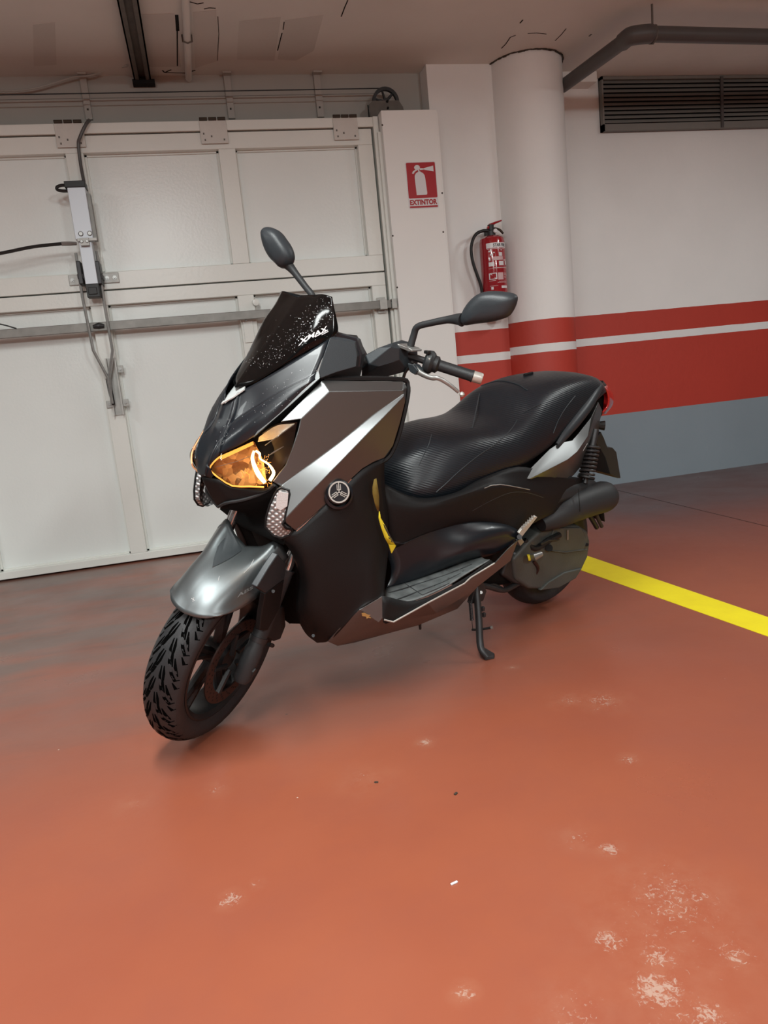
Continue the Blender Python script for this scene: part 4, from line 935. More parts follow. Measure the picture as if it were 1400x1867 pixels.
TV = dict(a=(597, 1169, .17), b=(617, 1147, .215), c=(655, 1111, .264), d=(697, 1086, .276), e=(697, 1126, .29), f=(717, 1134, .292), g=(780, 1099, .292), h=(846, 1064, .285), i=(862, 1052, .283), j=(901, 1027, .272), k=(926, 1000, .262), l=(944, 984, .25),
          m=(930, 1022, .24), n=(871, 1068, .25), o=(834, 1109, .23), p=(760, 1140, .22), q=(700, 1156, .21), r=(646, 1171, .18), s=(615, 1177, .16), K1=(625, 1165, .20), K2=(690, 1134, .275), K3=(795, 1117, .265), K4=(860, 1078, .27))
mb = facets(TV, ['a b c K2 K1 s', 'c d e K2', 'K1 K2 q r s', 'K2 e f g K3 p q', 'K3 g h K4', 'K4 h i j m n', 'K3 K4 n o', 'K3 o p', 'j k l m'])
tr = pair('footboard_trim', mb, silver, bevel=.004, solid=.004); tr[0]['label'] = 'bronze-grey lower trim under the footboard'
bp_('trim_line', MB().tube(Sl([(700, 1130, .292), (717, 1134, .295), (780, 1099, .295), (846, 1064, .288), (858, 1053, .286), (901, 1027, .275)]), .0028, 6), satin, tr[0])
mb = MB().patch([Sl([(697, 1086, .278), (760, 1095, .28), (840, 1058, .28), (894, 1021, .27)]), Sl([(697, 1126, .29), (716, 1133, .292), (845, 1063, .287), (901, 1027, .273)])], 4, 3)
pair('footboard_edge', mb, plastic, solid=.003)
fb = MB().patch([Sl([(703, 1073, .17), (746, 1061, .172), (800, 1042, .18), (846, 1024, .19), (878, 1016, .225)]), Sl([(700, 1086, .215), (750, 1078, .225), (805, 1056, .23), (850, 1036, .235), (884, 1020, .245)]), Sl([(704, 1104, .27), (757, 1094, .276), (812, 1070, .278), (850, 1046, .275), (893, 1021, .268)])], 4, 4)
wornr = mat('scuffed_footboard', (.15, .165, .165), .38, .1, bump=.9, bscale=38, var=.7, vscale=30)
fbo = pair('footboard', fb, wornr, solid=.004, angle=40)[0]
DF = Drape([fbo])
for pts in ([(712, 1098), (760, 1080), (806, 1063), (840, 1046)], [(708, 1082), (760, 1066), (810, 1050), (860, 1030)], [(715, 1106), (770, 1086), (820, 1064)]):
    bp_('mat_rib', MB().tube([DF(x, y, .001) for x, y in pts], .0025, 6), plastic2, fbo)
mb = MB()
for x, y in ((806, 1045), (815, 1041), (838, 1040), (845, 1043), (790, 1070), (818, 1056), (828, 1052), (850, 1035)):
    p = DF(x, y, .001); mb.add([p+o*.005 for o in octa], of)
bp_('mud_spots', mb, rubber, fbo, kind='stuff')
# side body over the footboard
rows = [[(690, 878, .14), (760, 908, .170), (826, 900, .193), (877, 873, .203), (943, 851, .208), (1000, 862, .198), (1062, 872, .165)],
        [(694, 915, .16), (772, 922, .205), (842, 903, .228), (905, 884, .236), (965, 890, .228), (1010, 895, .205), (1056, 893, .17)],
        [(700, 945, .165), (780, 945, .205), (850, 926, .222), (925, 903, .232), (980, 906, .225), (1010, 915, .205), (1040, 912, .175)],
        [(708, 975, .165), (785, 958, .195), (855, 946, .208), (920, 940, .226), (965, 945, .228), (990, 942, .215), (1010, 935, .19)],
        [(714, 1002, .160), (790, 968, .185), (860, 952, .20), (920, 960, .22), (950, 970, .228), (968, 955, .222), (982, 944, .21)]]
sb = pair('side_cover', MB().patch([Sl(r) for r in rows], 4, 4), plastic, angle=40, solid=.004)
rows = [[(700, 1000, .155), (786, 960, .178), (856, 946, .192), (915, 952, .212), (951, 970, .232)], [(712, 1030, .160), (790, 1000, .192), (858, 975, .23), (915, 966, .245), (950, 973, .236)], [(712, 1052, .165), (780, 1032, .185), (850, 1006, .235), (905, 990, .248), (948, 977, .238)], [(703, 1073, .168), (760, 1057, .175), (846, 1024, .195), (900, 1010, .24), (944, 986, .24)]]
bp_('tunnel_cover', MB().patch([Sl(r) for r in rows], 4, 4), gloss, angle=40, solid=.004); bp_('tunnel_cover', flip(MB().patch([Sl(r) for r in rows], 4, 4)), gloss, angle=40, solid=.004)
DSB = Drape([sb[0]])
def seam(name, pts, r, m, dr, parent, sm=3, lift=.0012):
    Q = crom([(x, y, 0) for x, y in pts], 8); return bp_(name, MB().tube([dr(p.x, p.y, lift) for p in Q], r, 5), m, parent)
seam('cover_seam', [(860, 931), (895, 912), (930, 898), (960, 898), (990, 907)], .0014, podgrey, DSB, sb[0])
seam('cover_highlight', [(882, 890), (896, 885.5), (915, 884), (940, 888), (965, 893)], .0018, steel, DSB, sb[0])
seam('cover_seam', [(700, 984), (740, 990), (782, 974), (800, 966)], .0016, podgrey, DSB, sb[0])
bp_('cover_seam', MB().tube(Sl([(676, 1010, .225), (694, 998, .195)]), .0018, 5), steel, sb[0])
bp_('gold_sticker', MB().prism(Sl([(659, 1118, .271), (664, 1117, .272), (672, 1121, .273), (678, 1120, .274), (672, 1123, .273), (677, 1127, .274), (671, 1126, .273), (668, 1128, .273), (667, 1124, .272), (660, 1123, .271)]), Vector((0, .0012, 0))), gold, tr[0], smooth=False, label='small gold sticker on the lower trim')
# round badge
bc = S(617, 897, .252); bn = (CL-bc).normalized(); bn = (bn+Vector((0, .9, .1))).normalized()
BMx = Matrix.Translation(bc) @ bn.to_track_quat('Z', 'Y').to_matrix().to_4x4()
bg = bp_('round_badge', MB().lathe([(.0, -.02), (.034, -.02), (.034, .001), (.031, .004), (0, .004)], 36, BMx), gloss, label='round badge with a three-armed emblem')
mb = MB().lathe([(.030, .004), (.030, .006), (.026, .006), (.026, .004)], 36, BMx); bp_('emblem_ring', mb, satin, bg)
for k in range(3):
    a = PI/2+k*2*PI/3; R2 = BMx @ Matrix.Rotation(a, 4, 'Z')
    mb = MB().box((0, -.0011, .004), (.027, .0011, .0062), R2)
    for s_ in (-1, 1): mb.box((.0065, s_*.0048-.0009, .004), (.0215, s_*.0048+.0009, .0062), R2)
    mb.box((.0055, -.0057, .004), (.0074, .0057, .0062), R2); bp_('emblem_fork', mb, satin, bg, smooth=False)
bp_('badge_rim', MB().lathe([(.034, -.022), (.043, -.022), (.041, -.008), (.034, -.004)], 36, BMx @ Matrix.Translation((.003, -.008, 0))), gloss, bg)

# ------------------------------------------------------------------ seat
SEC = [ # x, z centre, w shoulder, drop of shoulder, z low, w low
 (.930, .715, .040, .02, .67, .06), (.905, .752, .080, .025, .660, .115), (.87, .785, .112, .03, .655, .150), (.81, .820, .138, .035, .652, .175), (.73, .843, .160, .038, .660, .188),
 (.64, .852, .174, .04, .688, .196), (.55, .852, .182, .04, .701, .200), (.47, .862, .184, .04, .711, .202), (.41, .892, .182, .045, .722, .202), (.35, .932, .178, .05, .738, .199), (.29, .956, .170, .048, .757, .194),
 (.20, .972, .157, .04, .79, .180), (.10, .978, .143, .032, .825, .160), (0, .978, .126, .028, .86, .140), (-.09, .968, .106, .025, .885, .118), (-.155, .950, .084, .025, .892, .092), (-.205, .926, .055, .02, .888, .06), (-.232, .900, .02, .01, .882, .024)]
rows = []
for x, zc, ws_, dr_, zl_, wl in SEC:
    zs = zc-dr_
    pts = [Vector((x, wl-.02, zl_-.012)), Vector((x, wl, zl_)), Vector((x, max(wl, ws_)+.006*(wl > .05), zl_*.6+zs*.4)), Vector((x, ws_, zs)), Vector((x, ws_*.72, zs+dr_*.72)), Vector((x, ws_*.36, zc-.002)), Vector((x, 0, zc))]
    rows.append(pts)
seatm = bpy.data.materials.new('seat_vinyl'); seatm.use_nodes = True; nt = seatm.node_tree; bb = nt.nodes['Principled BSDF']
bb.inputs['Base Color'].default_value = (.008, .011, .015, 1); bb.inputs['Roughness'].default_value = .38; bb.inputs['Specular IOR Level'].default_value = .45
tcn = nt.nodes.new('ShaderNodeTexCoord'); mp = nt.nodes.new('ShaderNodeMapping'); mp.inputs['Rotation'].default_value = (0, .35, 0); nt.links.new(tcn.outputs['Object'], mp.inputs[0])
wv = nt.nodes.new('ShaderNodeTexWave'); wv.bands_direction = 'Z'; wv.inputs['Scale'].default_value = 42; nt.links.new(mp.outputs[0], wv.inputs['Vector'])
bpn = nt.nodes.new('ShaderNodeBump'); bpn.inputs['Strength'].default_value = .35; bpn.inputs['Distance'].default_value = .0012; nt.links.new(wv.outputs[1], bpn.inputs['Height']); nt.links.new(bpn.outputs[0], bb.inputs['Normal'])
smb = MB().patch(rows, 3, 4, mirror=True); seat = bp_('seat', smb, seatm, angle=50)
DT = Drape([seat])
seam('seat_seam', [(787, 792), (781, 812), (770, 835), (763, 850)], .0013, podgrey, DT, seat)
seam('seat_seam', [(943, 766), (930, 785), (905, 808), (870, 832), (838, 858), (812, 882), (795, 897)], .0015, podgrey, DT, seat)
seam('seat_seam', [(1048, 722), (1032, 742), (1018, 765), (1008, 790)], .0013, podgrey, DT, seat)
seam('seat_seam', [(955, 752), (970, 744), (986, 737)], .0013, podgrey, DT, seat)
seam('seat_piping', [(868, 707), (906, 695), (940, 700), (962, 712)], .002, podgrey, DT, seat)
bp_('seat_latch', MB().tube([DT(956, 686, .004), DT(970, 682, .004)], .006, 6), plastic, seat)

# ------------------------------------------------------------------ tail
RV = dict(A=(949, 872, .204), B=(1002, 819, .196), C=(1019, 808, .190), D=(1043, 803, .180), E=(1056, 788, .166), F=(1077, 761, .138), G=(1090, 733, .112), H=(1097, 748, .092), I=(1093, 766, .09),
          K1=(966, 873, .226), K2=(1034, 838, .233), K3=(1051, 824, .215), K4=(1071, 795, .179), L0=(966, 875, .205), L1=(1004, 882, .190), L2=(1034, 874, .178), L3=(1045, 866, .168), L4=(1056, 853, .153), L5=(1070, 828, .128), L6=(1081, 806, .108), L7=(1093, 776, .086))
tp = pair('tail_panel', facets(RV, ['A B C D K2 K1', 'D E K3 K2', 'E F K4 K3', 'F G H I K4', 'K1 K2 L2 L1 L0', 'K2 K3 L4 L3 L2', 'K3 K4 L6 L5 L4', 'K4 I L7 L6']), silver, bevel=.005, seg=3, solid=.004)
DP = Drape([tp[0]])
for txt, q in (('X', ((1062, 824), (1070, 812), (1068, 808), (1063, 816))), ('MAX', ((1072, 806), (1092, 772), (1091, 767), (1074, 798)))):
    bp_('tail_letter', drape_text(txt, q, DP, .0015), white_ink, tp[0], smooth=False)
seam('tail_stripe', [(1062, 822), (1070, 808)], .0014, white_ink, DP, tp[0], 1)
gr = MB().tube(Sl([(1016, 812, .19), (1030, 792, .185), (1050, 768, .172), (1070, 742, .152), (1084, 720, .128), (1094, 706, .10)]), [.013, .020, .024, .024, .021, .016], 12, smooth=4, flat=.75)
pair('grab_rail', gr, podgrey)
bp_('tail_rack', MB().patch([Sl([(1094, 702, .10), (1098, 700, .05), (1098, 696, 0)]), Sl([(1102, 716, .09), (1106, 712, .05), (1108, 708, 0)])], 3, 3, mirror=True), plastic, solid=.012)
tl = MB().patch([Sl([(1099, 706, .095), (1104, 704, .06), (1106, 702, 0)]), Sl([(1107, 716, .088), (1114, 720, .05), (1118, 722, 0)]), Sl([(1108, 737, .082), (1113, 738, .05), (1116, 738, 0)]), Sl([(1098, 752, .08), (1101, 754, .05), (1104, 754, 0)])], 4, 4, mirror=True)
tlo = bp_('tail_light', tl, redlens, solid=.006, label='red tail light lens')
q = S(1102, 776, .10); pair('rear_signal_stub', MB().tube([q+Vector((.03, -.03, 0)), q], [.012, .02], 10), black_rubber)
# rear mudguard, plate holder
h1 = Sl([(1084, 806, .05), (1096, 787, .06), (1100, 797, .06), (1108, 816, .07), (1117, 816, .085), (1124, 824, .085), (1132, 872, .085), (1126, 872, .08), (1113, 865, .07), (1104, 835, .06), (1095, 818, .05)])
bp_('plate_holder', MB().add([p for p in h1]+[mir(p) for p in h1], [tuple(range(11)), tuple(range(11, 22))]+[(i, (i+1) % 11, 11+(i+1) % 11, 11+i) for i in range(11)]), plastic2, bevel=.003)
mg = MB()
for k in range(9):
    a = math.radians(30+k*16); 
mg = MB().patch([[Vector((.02+.30*math.cos(t), yy, .265+.30*math.sin(t))) for t in [math.radians(a) for a in (95, 115, 135, 152, 168)]] for yy in (-.085, 0, .085)], 4, 3)
bp_('rear_mudguard', mg, plastic, solid=.004)
# shock absorber
s0, s1_ = S(1081, 806, .15), S(1068, 872, .17)
P = []; ax_ = (s1_-s0); L_ = ax_.length; ax_.normalize(); u_ = ax_.orthogonal().normalized(); v_ = ax_.cross(u_)
for i in range(8*14+1):
    t = i/(8*14); a = t*8*2*PI; P.append(s0+ax_*L_*(.1+.85*t)+(u_*math.cos(a)+v_*math.sin(a))*.027)
sh = bp_('shock_absorber', MB().tube([s0-ax_*.05, s0+ax_*L_*.55, s0+ax_*L_*.56, s1_+ax_*.02], [.014, .014, .009, .009], 12), darksteel)
bp_('coil_spring', MB().tube(P, .0055, 7), darksteel, sh); bp_('spring_seat', MB().tube([s0+ax_*L_*.95, s0+ax_*L_], .034, 16), black_rubber, sh)
bp_('rear_shock', flip(MB().tube([s0, s1_], .02, 8)), darksteel)
# ------------------------------------------------------------------ rear wheel, transmission, air box
def tyre_prof(R, hw, rim, n=9):
    pr_ = [(rim, -hw*.78), (rim+.02, -hw*.95)]
    pr_ += [(R-abs(w_)**2.2*.035, w_*hw) for w_ in [-1+2*i/(n*2) for i in range(n*2+1)]]
    return pr_+[(rim+.02, hw*.95), (rim, hw*.78)]
RY = Matrix.Rotation(-PI/2, 4, 'X')
RA = Vector((.02, 0, .2535)); RW = Matrix.Translation(RA) @ RY
rw = bpy.data.objects.new('rear_wheel', None); COL.objects.link(rw); rw.parent = bike
bp_('tyre', MB().lathe(tyre_prof(.252, .060, .175), 64, RW), rubber, rw, angle=60)
bp_('rim', MB().lathe([(.175, -.05), (.16, -.045), (.155, 0), (.16, .045), (.175, .05)], 48, RW).lathe([(0, -.03), (.05, -.03), (.05, .03), (0, .03)], 24, RW), rimm, rw)
for k in range(5):
    a = k*2*PI/5; bp_('spoke', MB().tube([RA+Vector((.04*math.cos(a), 0, .04*math.sin(a))), RA+Vector((.16*math.cos(a), 0, .16*math.sin(a)))], [.02, .014], 8), rimm, rw)
cs = Sl([(962, 990, .15), (985, 968, .15), (1020, 958, .15), (1055, 958, .15), (1072, 968, .15), (1077, 988, .15), (1073, 1015, .15), (1060, 1043, .15), (1035, 1062, .15), (1000, 1076, .15), (965, 1074, .15), (940, 1058, .15), (935, 1020, .15)])
cvt = bp_('transmission_case', MB().prism(cs, Vector((0, -.07, 0))), casing, bevel=.014, seg=4, label='grey-green ribbed transmission case')
bp_('case_step', MB().prism(Sl([(1010, 962, .156), (1060, 962, .156), (1072, 985, .156), (1064, 1005, .156), (1030, 1010, .156), (1000, 1003, .156)]), Vector((0, -.012, 0))), casing, cvt, bevel=.005)
bp_('case_rib', MB().tube(Sl([(1006, 1004, .158), (1030, 1007, .158), (1070, 1002, .156)]), .003, 6), casing, cvt)
bp_('case_rib', MB().tube(Sl([(1035, 966, .163), (1035, 984, .163)]), .003, 6), steel, cvt)
bp_('lower_lip', MB().prism(Sl([(1000, 1062, .158), (1030, 1044, .158), (1062, 1036, .158), (1050, 1055, .158), (1020, 1072, .158), (985, 1077, .158)]), Vector((0, -.02, 0))), casing, cvt, bevel=.005)
bp_('bolt_hole', MB().tube([S(1001, 999, .165), S(1001, 999, .15)], .014, 14), voidm, cvt); bp_('bolt_hole', MB().tube([S(1070, 993, .16), S(1070, 993, .15)], [.007, .007], 10), voidm, cvt)
ab = MB()
path = [(985, 955, .16, .030), (1003, 945, .165, .046), (1022, 934, .17, .058), (1045, 923, .172, .062), (1075, 912, .172, .064), (1098, 906, .172, .064), (1107, 904, .172, .056), (1110, 903, .172, .03)]
ab.tube([S(a, b, c) for a, b, c, d in path], [d for *_, d in path], 24, smooth=3)
abo = bp_('air_box', ab, plastic2, angle=60, label='dark cylindrical air box over the rear wheel')
bp_('air_box_seam', MB().tube([S(1053, 905, .2)+Vector((0, 0, .03)), S(1056, 915, .23), S(1057, 930, .232), S(1055, 942, .22)], .0015, 5, smooth=3), voidm, abo)
bp_('air_duct', MB().patch([Sl([(1000, 880, .16), (1045, 876, .16), (1080, 874, .14)]), Sl([(990, 905, .19), (1030, 893, .19), (1085, 884, .17)]), Sl([(980, 930, .20), (1010, 920, .20), (1050, 905, .19)])], 3, 3), plastic2, abo, solid=.004)
bp_('drain_stub', MB().tube(Sl([(1075, 940, .15), (1084, 955, .15), (1088, 962, .15)]), .010, 8), black_rubber, abo)
bp_('drain_stub', MB().tube(Sl([(1086, 936, .15), (1092, 950, .15), (1097, 960, .15)]), .008, 8), darkrust, abo)
bp_('crankcase', MB().prism(Sl([(950, 1000, .14), (985, 990, .14), (1010, 1010, .14), (1005, 1045, .14), (975, 1072, .14), (940, 1065, .14), (915, 1050, .14), (925, 1020, .14)]), Vector((0, -.10, 0))), darksteel, bevel=.012)
fo = bp_('oil_filter', MB().tube(Sl([(966, 1016, .16), (975, 1015, .19), (986, 1010, .19)]), [.013, .015, .011], 12), steel, label='small bright knurled fitting')
bp_('fitting_cap', MB().tube(Sl([(962, 1017, .17), (966, 1016, .175)]), .013, 10), yellow, fo)
bp_('intake_hose', MB().tube(Sl([(955, 985, .13), (975, 1000, .15), (1000, 985, .16), (1020, 975, .165)]), .012, 8, smooth=4), black_rubber)
bp_('coolant_hose', MB().tube(Sl([(972, 1022, .15), (980, 1035, .15), (974, 1048, .14), (960, 1058, .12)]), .008, 8, smooth=4), rust)
bp_('engine_bracket', MB().tube(Sl([(985, 992, .17), (1000, 985, .175), (1019, 984, .17)]), [.006, .005, .003], 6), darksteel)
# passenger peg
pg = bp_('passenger_peg', MB().prism(Sl([(946, 972, .255), (951, 965, .255), (977, 941, .262), (980, 943, .262), (958, 971, .255), (951, 980, .255)]), Vector((0, -.010, .002))), satin, bevel=.002, label='folded aluminium passenger foot peg')
for i in range(6):
    t = i/6; bp_('peg_tooth', MB().prism(Sl([(954+22*t, 966-23*t, .262), (957+22*t, 963-23*t, .262), (954+22*t, 960-23*t, .262)]), Vector((0, -.010, 0))), satin, pg, smooth=False)
bp_('peg_mount', MB().prism(Sl([(943, 985, .25), (952, 982, .25), (956, 988, .25), (949, 996, .25)]), Vector((0, -.02, 0))), steel, pg, bevel=.002)
bp_('peg_pivot', MB().tube(Sl([(947, 979, .262), (947, 979, .24)]), .009, 12), darksteel, pg)
# side stand: the foot rests on the floor
foot = Vector((B3 @ (onz(886, 1203)-ORG)))
ft = lambda px, py, dz=0: B3 @ (onz(px, py, dz)-ORG)
q0, q1, q2 = S(868, 1070, .17), S(873, 1130, .215), S(875, 1172, .245)
stn = bp_('side_stand', MB().tube([q0, q1, q2, ft(879, 1187, .035), ft(888, 1198, .014)], [.013, .013, .013, .012, .010], 12, smooth=3), darksteel, label='black side stand with curled foot on the floor')
fz = [ft(874, 1190, .001), ft(884, 1186, .001), ft(902, 1197, .001), ft(901, 1201, .001), ft(884, 1204, .001)]
bp_('stand_foot', MB().prism(fz, B3 @ Vector((0, 0, .012))), darksteel, stn, bevel=.002)
bp_('stand_prong', MB().tube([S(861, 1148, .19), S(875, 1148, .225), S(897, 1144, .27)], .0045, 8), darksteel, stn)
bp_('stand_tip', MB().tube([S(895, 1144.3, .268), S(898, 1143.8, .273)], .006, 8), steel, stn)
bp_('stand_bracket', MB().prism(Sl([(859, 1066, .16), (874, 1058, .16), (880, 1075, .16), (874, 1092, .16), (864, 1095, .16), (851, 1098, .16)]), Vector((0, .02, 0))), darksteel, stn, bevel=.002)
bp_('stand_bolt', MB().tube([S(877, 1080, .18), S(877, 1080, .19)], .006, 8), steel, stn)
for (x, y) in ((880, 1110), (882, 1121)): bp_('stand_stop', MB().box((-.006, -.006, -.008), (.006, .006, .008), Matrix.Translation(S(x, y, .21))), darksteel, stn, bevel=.002)
P = []; e0, e1 = S(857, 1095, .19), S(860, 1131, .20); ax_ = e1-e0; L_ = ax_.length; ax_.normalize(); u_ = ax_.orthogonal().normalized(); v_ = ax_.cross(u_)
for i in range(16*8+1):
    t = i/128; a = t*16*2*PI; P.append(e0+ax_*L_*t+(u_*math.cos(a)+v_*math.sin(a))*.006)
bp_('stand_spring', MB().tube(P, .0014, 5).tube([e1, S(862, 1148, .20)], .0012, 5), darksteel, stn)
bp_('center_stand', MB().tube(Sl([(872, 1066, .13), (892, 1070, .13), (918, 1076, .13), (940, 1066, .12), (962, 1052, .10)]), .011, 10, smooth=4).tube(Sl([(872, 1060, .11), (900, 1066, .11), (914, 1073, .12)]), .008, 8), darksteel)
bp_('drain_tab', MB().tube([S(765, 1132, .18), S(766, 1147, .18)], [.006, .004], 8), black_rubber)
bp_('fairing_screw', MB().tube([S(571, 1159, .16), S(571, 1159, .145)], .005, 10), podgrey); bp_('fairing_screw', MB().tube([S(938, 1009, .245), S(938, 1009, .23)], .004, 10), podgrey)

# ------------------------------------------------------------------ steered front wheel
WA = Vector((1.536, 0, .2745)); WM = Matrix.Translation(GW) @ Matrix.Rotation(DW, 4, AX) @ Matrix.Translation(-GW)
WT = WM @ Matrix.Translation(WA) @ RY
fwh = bpy.data.objects.new('front_wheel', None); COL.objects.link(fwh); fwh.parent = bike
FR = .272
tyre = bp_('tyre', MB().lathe(tyre_prof(FR, .060, .196), 96, WT), rubber, fwh, angle=60)
def onT(th, w_, lift=.0006):
    r = FR-abs(w_/.06)**2.2*.035+lift; return WM @ (WA+Vector((r*math.cos(th), w_, r*math.sin(th))))
strokes = [[(0, .003), (6, .007), (13, .018), (19, .032), (23, .044), (22, .053)], [(4, .013), (10, .020), (15, .029)], [(10, .028), (15, .036), (20, .047)], [(16, .010), (20, .015), (24, .020)], [(8, .040), (12, .050), (11, .056)], [(2, .034), (5, .040)]]
mb = MB(); per = 16.0
for k in range(22):
    for sgn in (-1, 1):
        for st in strokes:
            P = [(math.radians(k*360/22-a+(per/2 if sgn > 0 else 0)), sgn*b) for a, b in st]
            n = len(P); wd = .0038; V_ = []
            for i, (th, w_) in enumerate(P):
                dth = (P[min(i+1, n-1)][0]-P[max(i-1, 0)][0])*FR; dw = P[min(i+1, n-1)][1]-P[max(i-1, 0)][1]; l_ = math.hypot(dth, dw) or 1
                ww = wd*(.35 if i in (0, n-1) else 1)
                ox, oy = -dw/l_*ww/FR, dth/l_*ww
                V_ += [onT(th+ox, w_+oy), onT(th-ox, w_-oy)]
            mb.add(V_, [(2*i, 2*i+1, 2*i+3, 2*i+2) for i in range(n-1)])
bp_('tread_grooves', mb, groove, fwh, smooth=False, kind='stuff')
bp_('rim', MB().lathe([(.196, -.048), (.190, -.050), (.178, -.040), (.174, 0), (.178, .040), (.190, .050), (.196, .048)], 72, WT), rimm, fwh)
bp_('hub', MB().lathe([(0, -.05), (.035, -.05), (.04, 0), (.035, .05), (0, .05)], 24, WT), rimm, fwh)
for k in range(5):
    a = k*2*PI/5+.55
    for d_ in (-.13, .13):
        bp_('spoke', MB().tube([WM @ (WA+Vector((.03*math.cos(a), 0, .03*math.sin(a)))), WM @ (WA+Vector((.178*math.cos(a+d_), 0, .178*math.sin(a+d_))))], [.017, .012], 8), rimm, fwh)
dk = MB().lathe([(.133, .062), (.133, .067), (.098, .067), (.098, .062), (.133, .062)], 64, WT)
do = bp_('brake_disc', dk, rust, fwh)
mb = MB()
for k in range(24):
    a = k*2*PI/24
    for r, o_ in ((.124, 0), (.115, .08), (.106, .16)):
        c = WM @ (WA+Vector((r*math.cos(a+o_), .0674, r*math.sin(a+o_)))); mb.lathe([(0, 0), (.0035, 0)], 6, Matrix.Translation(c) @ (WM.to_3x3().to_4x4() @ RY))
bp_('disc_holes', mb, voidm, fwh, kind='stuff')
for k in range(5):
    a = k*2*PI/5; bp_('disc_arm', MB().tube([WM @ (WA+Vector((.03*math.cos(a), .062, .03*math.sin(a)))), WM @ (WA+Vector((.1*math.cos(a+.3), .064, .1*math.sin(a+.3))))], .008, 6), rimm, fwh)
AXW = AX
def FK(s_, y, dx=0, dz=0): return WM @ (WA+AXW*s_+Vector((dx, y, dz)))
fk = bpy.data.objects.new('front_fork', None); COL.objects.link(fk); fk.parent = bike
for sg in (1, -1):
    y = .112*sg
    lg = bp_('fork_leg', MB().tube([FK(-.045, y), FK(-.03, y), FK(.06, y), FK(.07, y), FK(.30, y), FK(.31, y)], [.018, .027, .027, .024, .023, .026], 20), plastic2, fk)
    bp_('leg_collar', MB().tube([FK(.085, y), FK(.10, y)], .0265, 20), darksteel, lg)
    bp_('fork_tube', MB().tube([FK(.30, y), FK(.62, y)], .0165, 20), chrome, fk)
bp_('axle_nut', MB().tube([FK(0, .125), FK(0, .142)], .012, 6), darksteel, fk)
F_ = lambda px, py, y: steer(HS(px, py, y, DW, GW), GW, DW)
gd = bp_('leg_guard', MB().prism([F_(*a) for a in [(507, 1010, .142), (522, 1028, .142), (519, 1056, .142), (484, 1082, .142), (468, 1071, .142), (490, 1035, .142)]], WM.to_3x3() @ Vector((0, -.02, 0))), podgrey, fk, bevel=.004)
bp_('leg_guard', MB().prism([F_(*a) for a in [(484, 1082, .14), (519, 1056, .14), (510, 1110, .14), (488, 1150, .14), (474, 1150, .14), (477, 1120, .14)]], WM.to_3x3() @ Vector((0, -.018, 0))), plastic, fk, bevel=.004)
bp_('guard_bolt', MB().tube([F_(498, 1078, .145), F_(498, 1078, .138)], .005, 10), darksteel, gd)
bp_('brake_caliper', MB().prism([F_(*a) for a in [(500, 1105, .10), (519, 1105, .10), (522, 1140, .10), (512, 1166, .10), (500, 1170, .10), (486, 1160, .10)]], WM.to_3x3() @ Vector((0, -.05, 0))), darksteel, fk, bevel=.006)
bp_('hose_clip', MB().tube([F_(490, 1175, .1), F_(497, 1177, .1)], .007, 8), darksteel, fk)
# front mudguard, symmetric about the wheel
def WR(r, deg, y): t = math.radians(deg); return WM @ (WA+Vector((r*math.cos(t), y, r*math.sin(t))))
def WP(x, z, y): return WM @ (WA+Vector((x, y, z)))
half = [ # columns: centre, shoulder, crest, edge ; rows front -> rear   (x, z, y)
 [(.172, .236, 0), (.166, .236, .030), (.152, .238, .058), (.128, .246, .084)],
 [(.135, .268, 0), (.129, .268, .034), (.108, .266, .068), (.082, .242, .098)],
 [(.085, .294, 0), (.079, .294, .038), (.055, .290, .076), (.035, .245, .106)],
 [(.020, .312, 0), (.012, .314, .042), (-.010, .312, .082), (-.015, .254, .112)],
 [(-.050, .322, 0), (-.058, .330, .045), (-.070, .345, .085), (-.072, .290, .117)],
 [(-.088, .328, 0), (-.098, .345, .048), (-.112, .372, .086), (-.125, .330, .120)]]
mb = MB()
for sg in (1, -1):
    rows = [[WP(x, z, y*sg) for x, z, y in r] for r in half]; mb.patch(rows, 4, 4)
fnd = bp_('front_mudguard', mb, fendersilver, angle=40, solid=.004, label='silver front mudguard with a few scratches')
DFn = Drape([fnd])
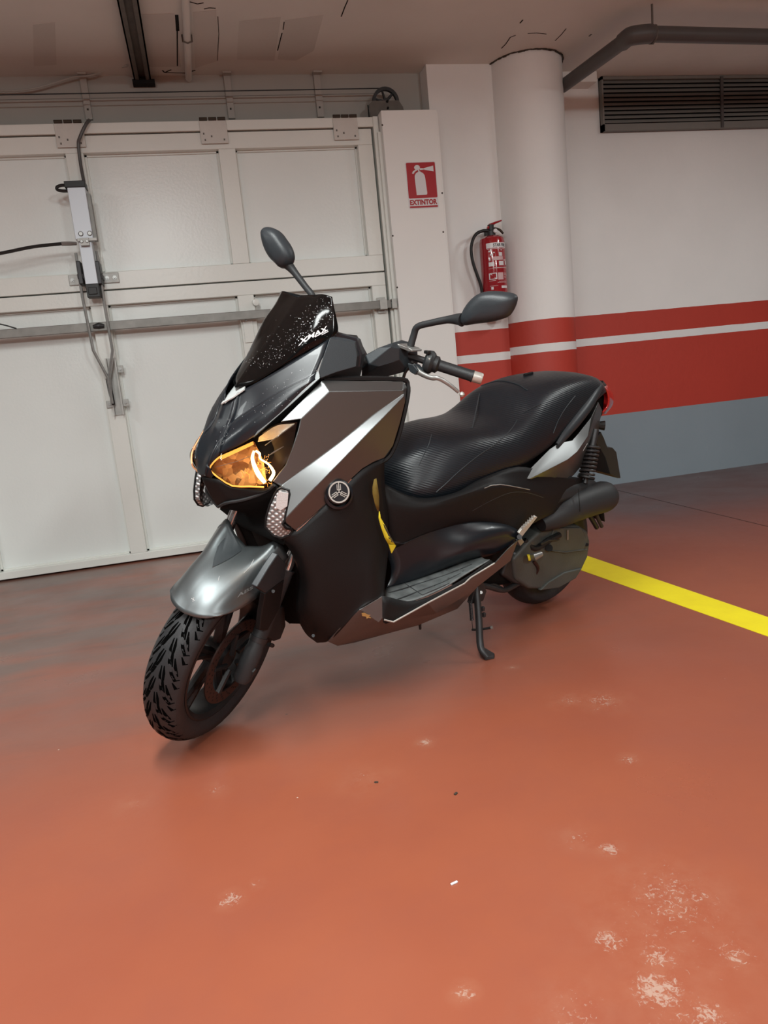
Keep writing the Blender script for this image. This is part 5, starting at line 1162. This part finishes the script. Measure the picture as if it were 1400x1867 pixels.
# matte wedge let into the top
wg = [[(393, 968), (404, 958), (414, 958), (420, 968)], [(396, 1000), (408, 985), (424, 985), (440, 1000)], [(390, 1020), (400, 1012), (418, 1010), (440, 1006)], [(387, 1036), (393, 1033), (402, 1029), (424, 1017)]]
bp_('matte_wedge', MB().grid([[DFn(x, y, .0035) for x, y in crom([(a, b, 0) for a, b in r], 4) for x, y in [(x, y)]] if False else [DFn(p.x, p.y, .0035) for p in crom([(a, b, 0) for a, b in r], 4)] for r in wg]), fenderdark, fnd)
bp_('mudguard_letters', drape_text('ABS', ((431, 1090), (460, 1073), (461, 1067), (432, 1083)), DFn, .003), grey_ink, fnd, smooth=False)
scr_ = MB()
for pts in ([(350, 1092), (356, 1096)], [(352, 1098), (354, 1090)], [(444, 1046), (456, 1034), (463, 1022)], [(372, 992), (380, 986)], [(398, 1060), (400, 1052)], [(392, 966), (396, 961)]):
    scr_.tube([DFn(x, y, .0032) for x, y in pts], .0005, 4)
bp_('scratches', scr_, white_ink, fnd, kind='stuff')
# strap hanging from the ignition key
ST = MB()
def ribbon(rows): return MB().grid([[S(*a), S(*b)] for a, b in rows])
st1 = ribbon([((682, 874, .262), (686, 872, .262)), ((679, 888, .262), (689, 890, .265)), ((679, 900, .262), (691, 905, .265)), ((683, 918, .262), (691, 920, .265)), ((688, 932, .262), (691, 932, .262))])
strap = st1.build('key_strap', wornfab, None, solid=.0015); strap.matrix_world = BM
tag(strap, 'yellow webbing key strap dangling behind the left silver panel', 'strap')
st2 = ribbon([((691, 932, .262), (692, 932, .262)), ((690, 944, .262), (694, 944, .262)), ((694, 960, .262), (703, 960, .266)), ((701, 980, .262), (713, 980, .268)), ((708, 993, .262), (722, 995, .270))])
s2o = st2.build('printed_end', yellow, strap, solid=.0015)
st2.__class__
MB().prism(Sl([(709, 993, .270), (722, 995, .272), (714, 1009, .266)]), Vector((0, -.003, 0))).build('folded_tip', yellow, strap, smooth=False)
DY = Drape([s2o])
drape_text('SQUNMAT', ((712, 989), (694, 950), (699, 950), (721, 986)), DY, .002).build('print', dark_ink, strap, smooth=False)
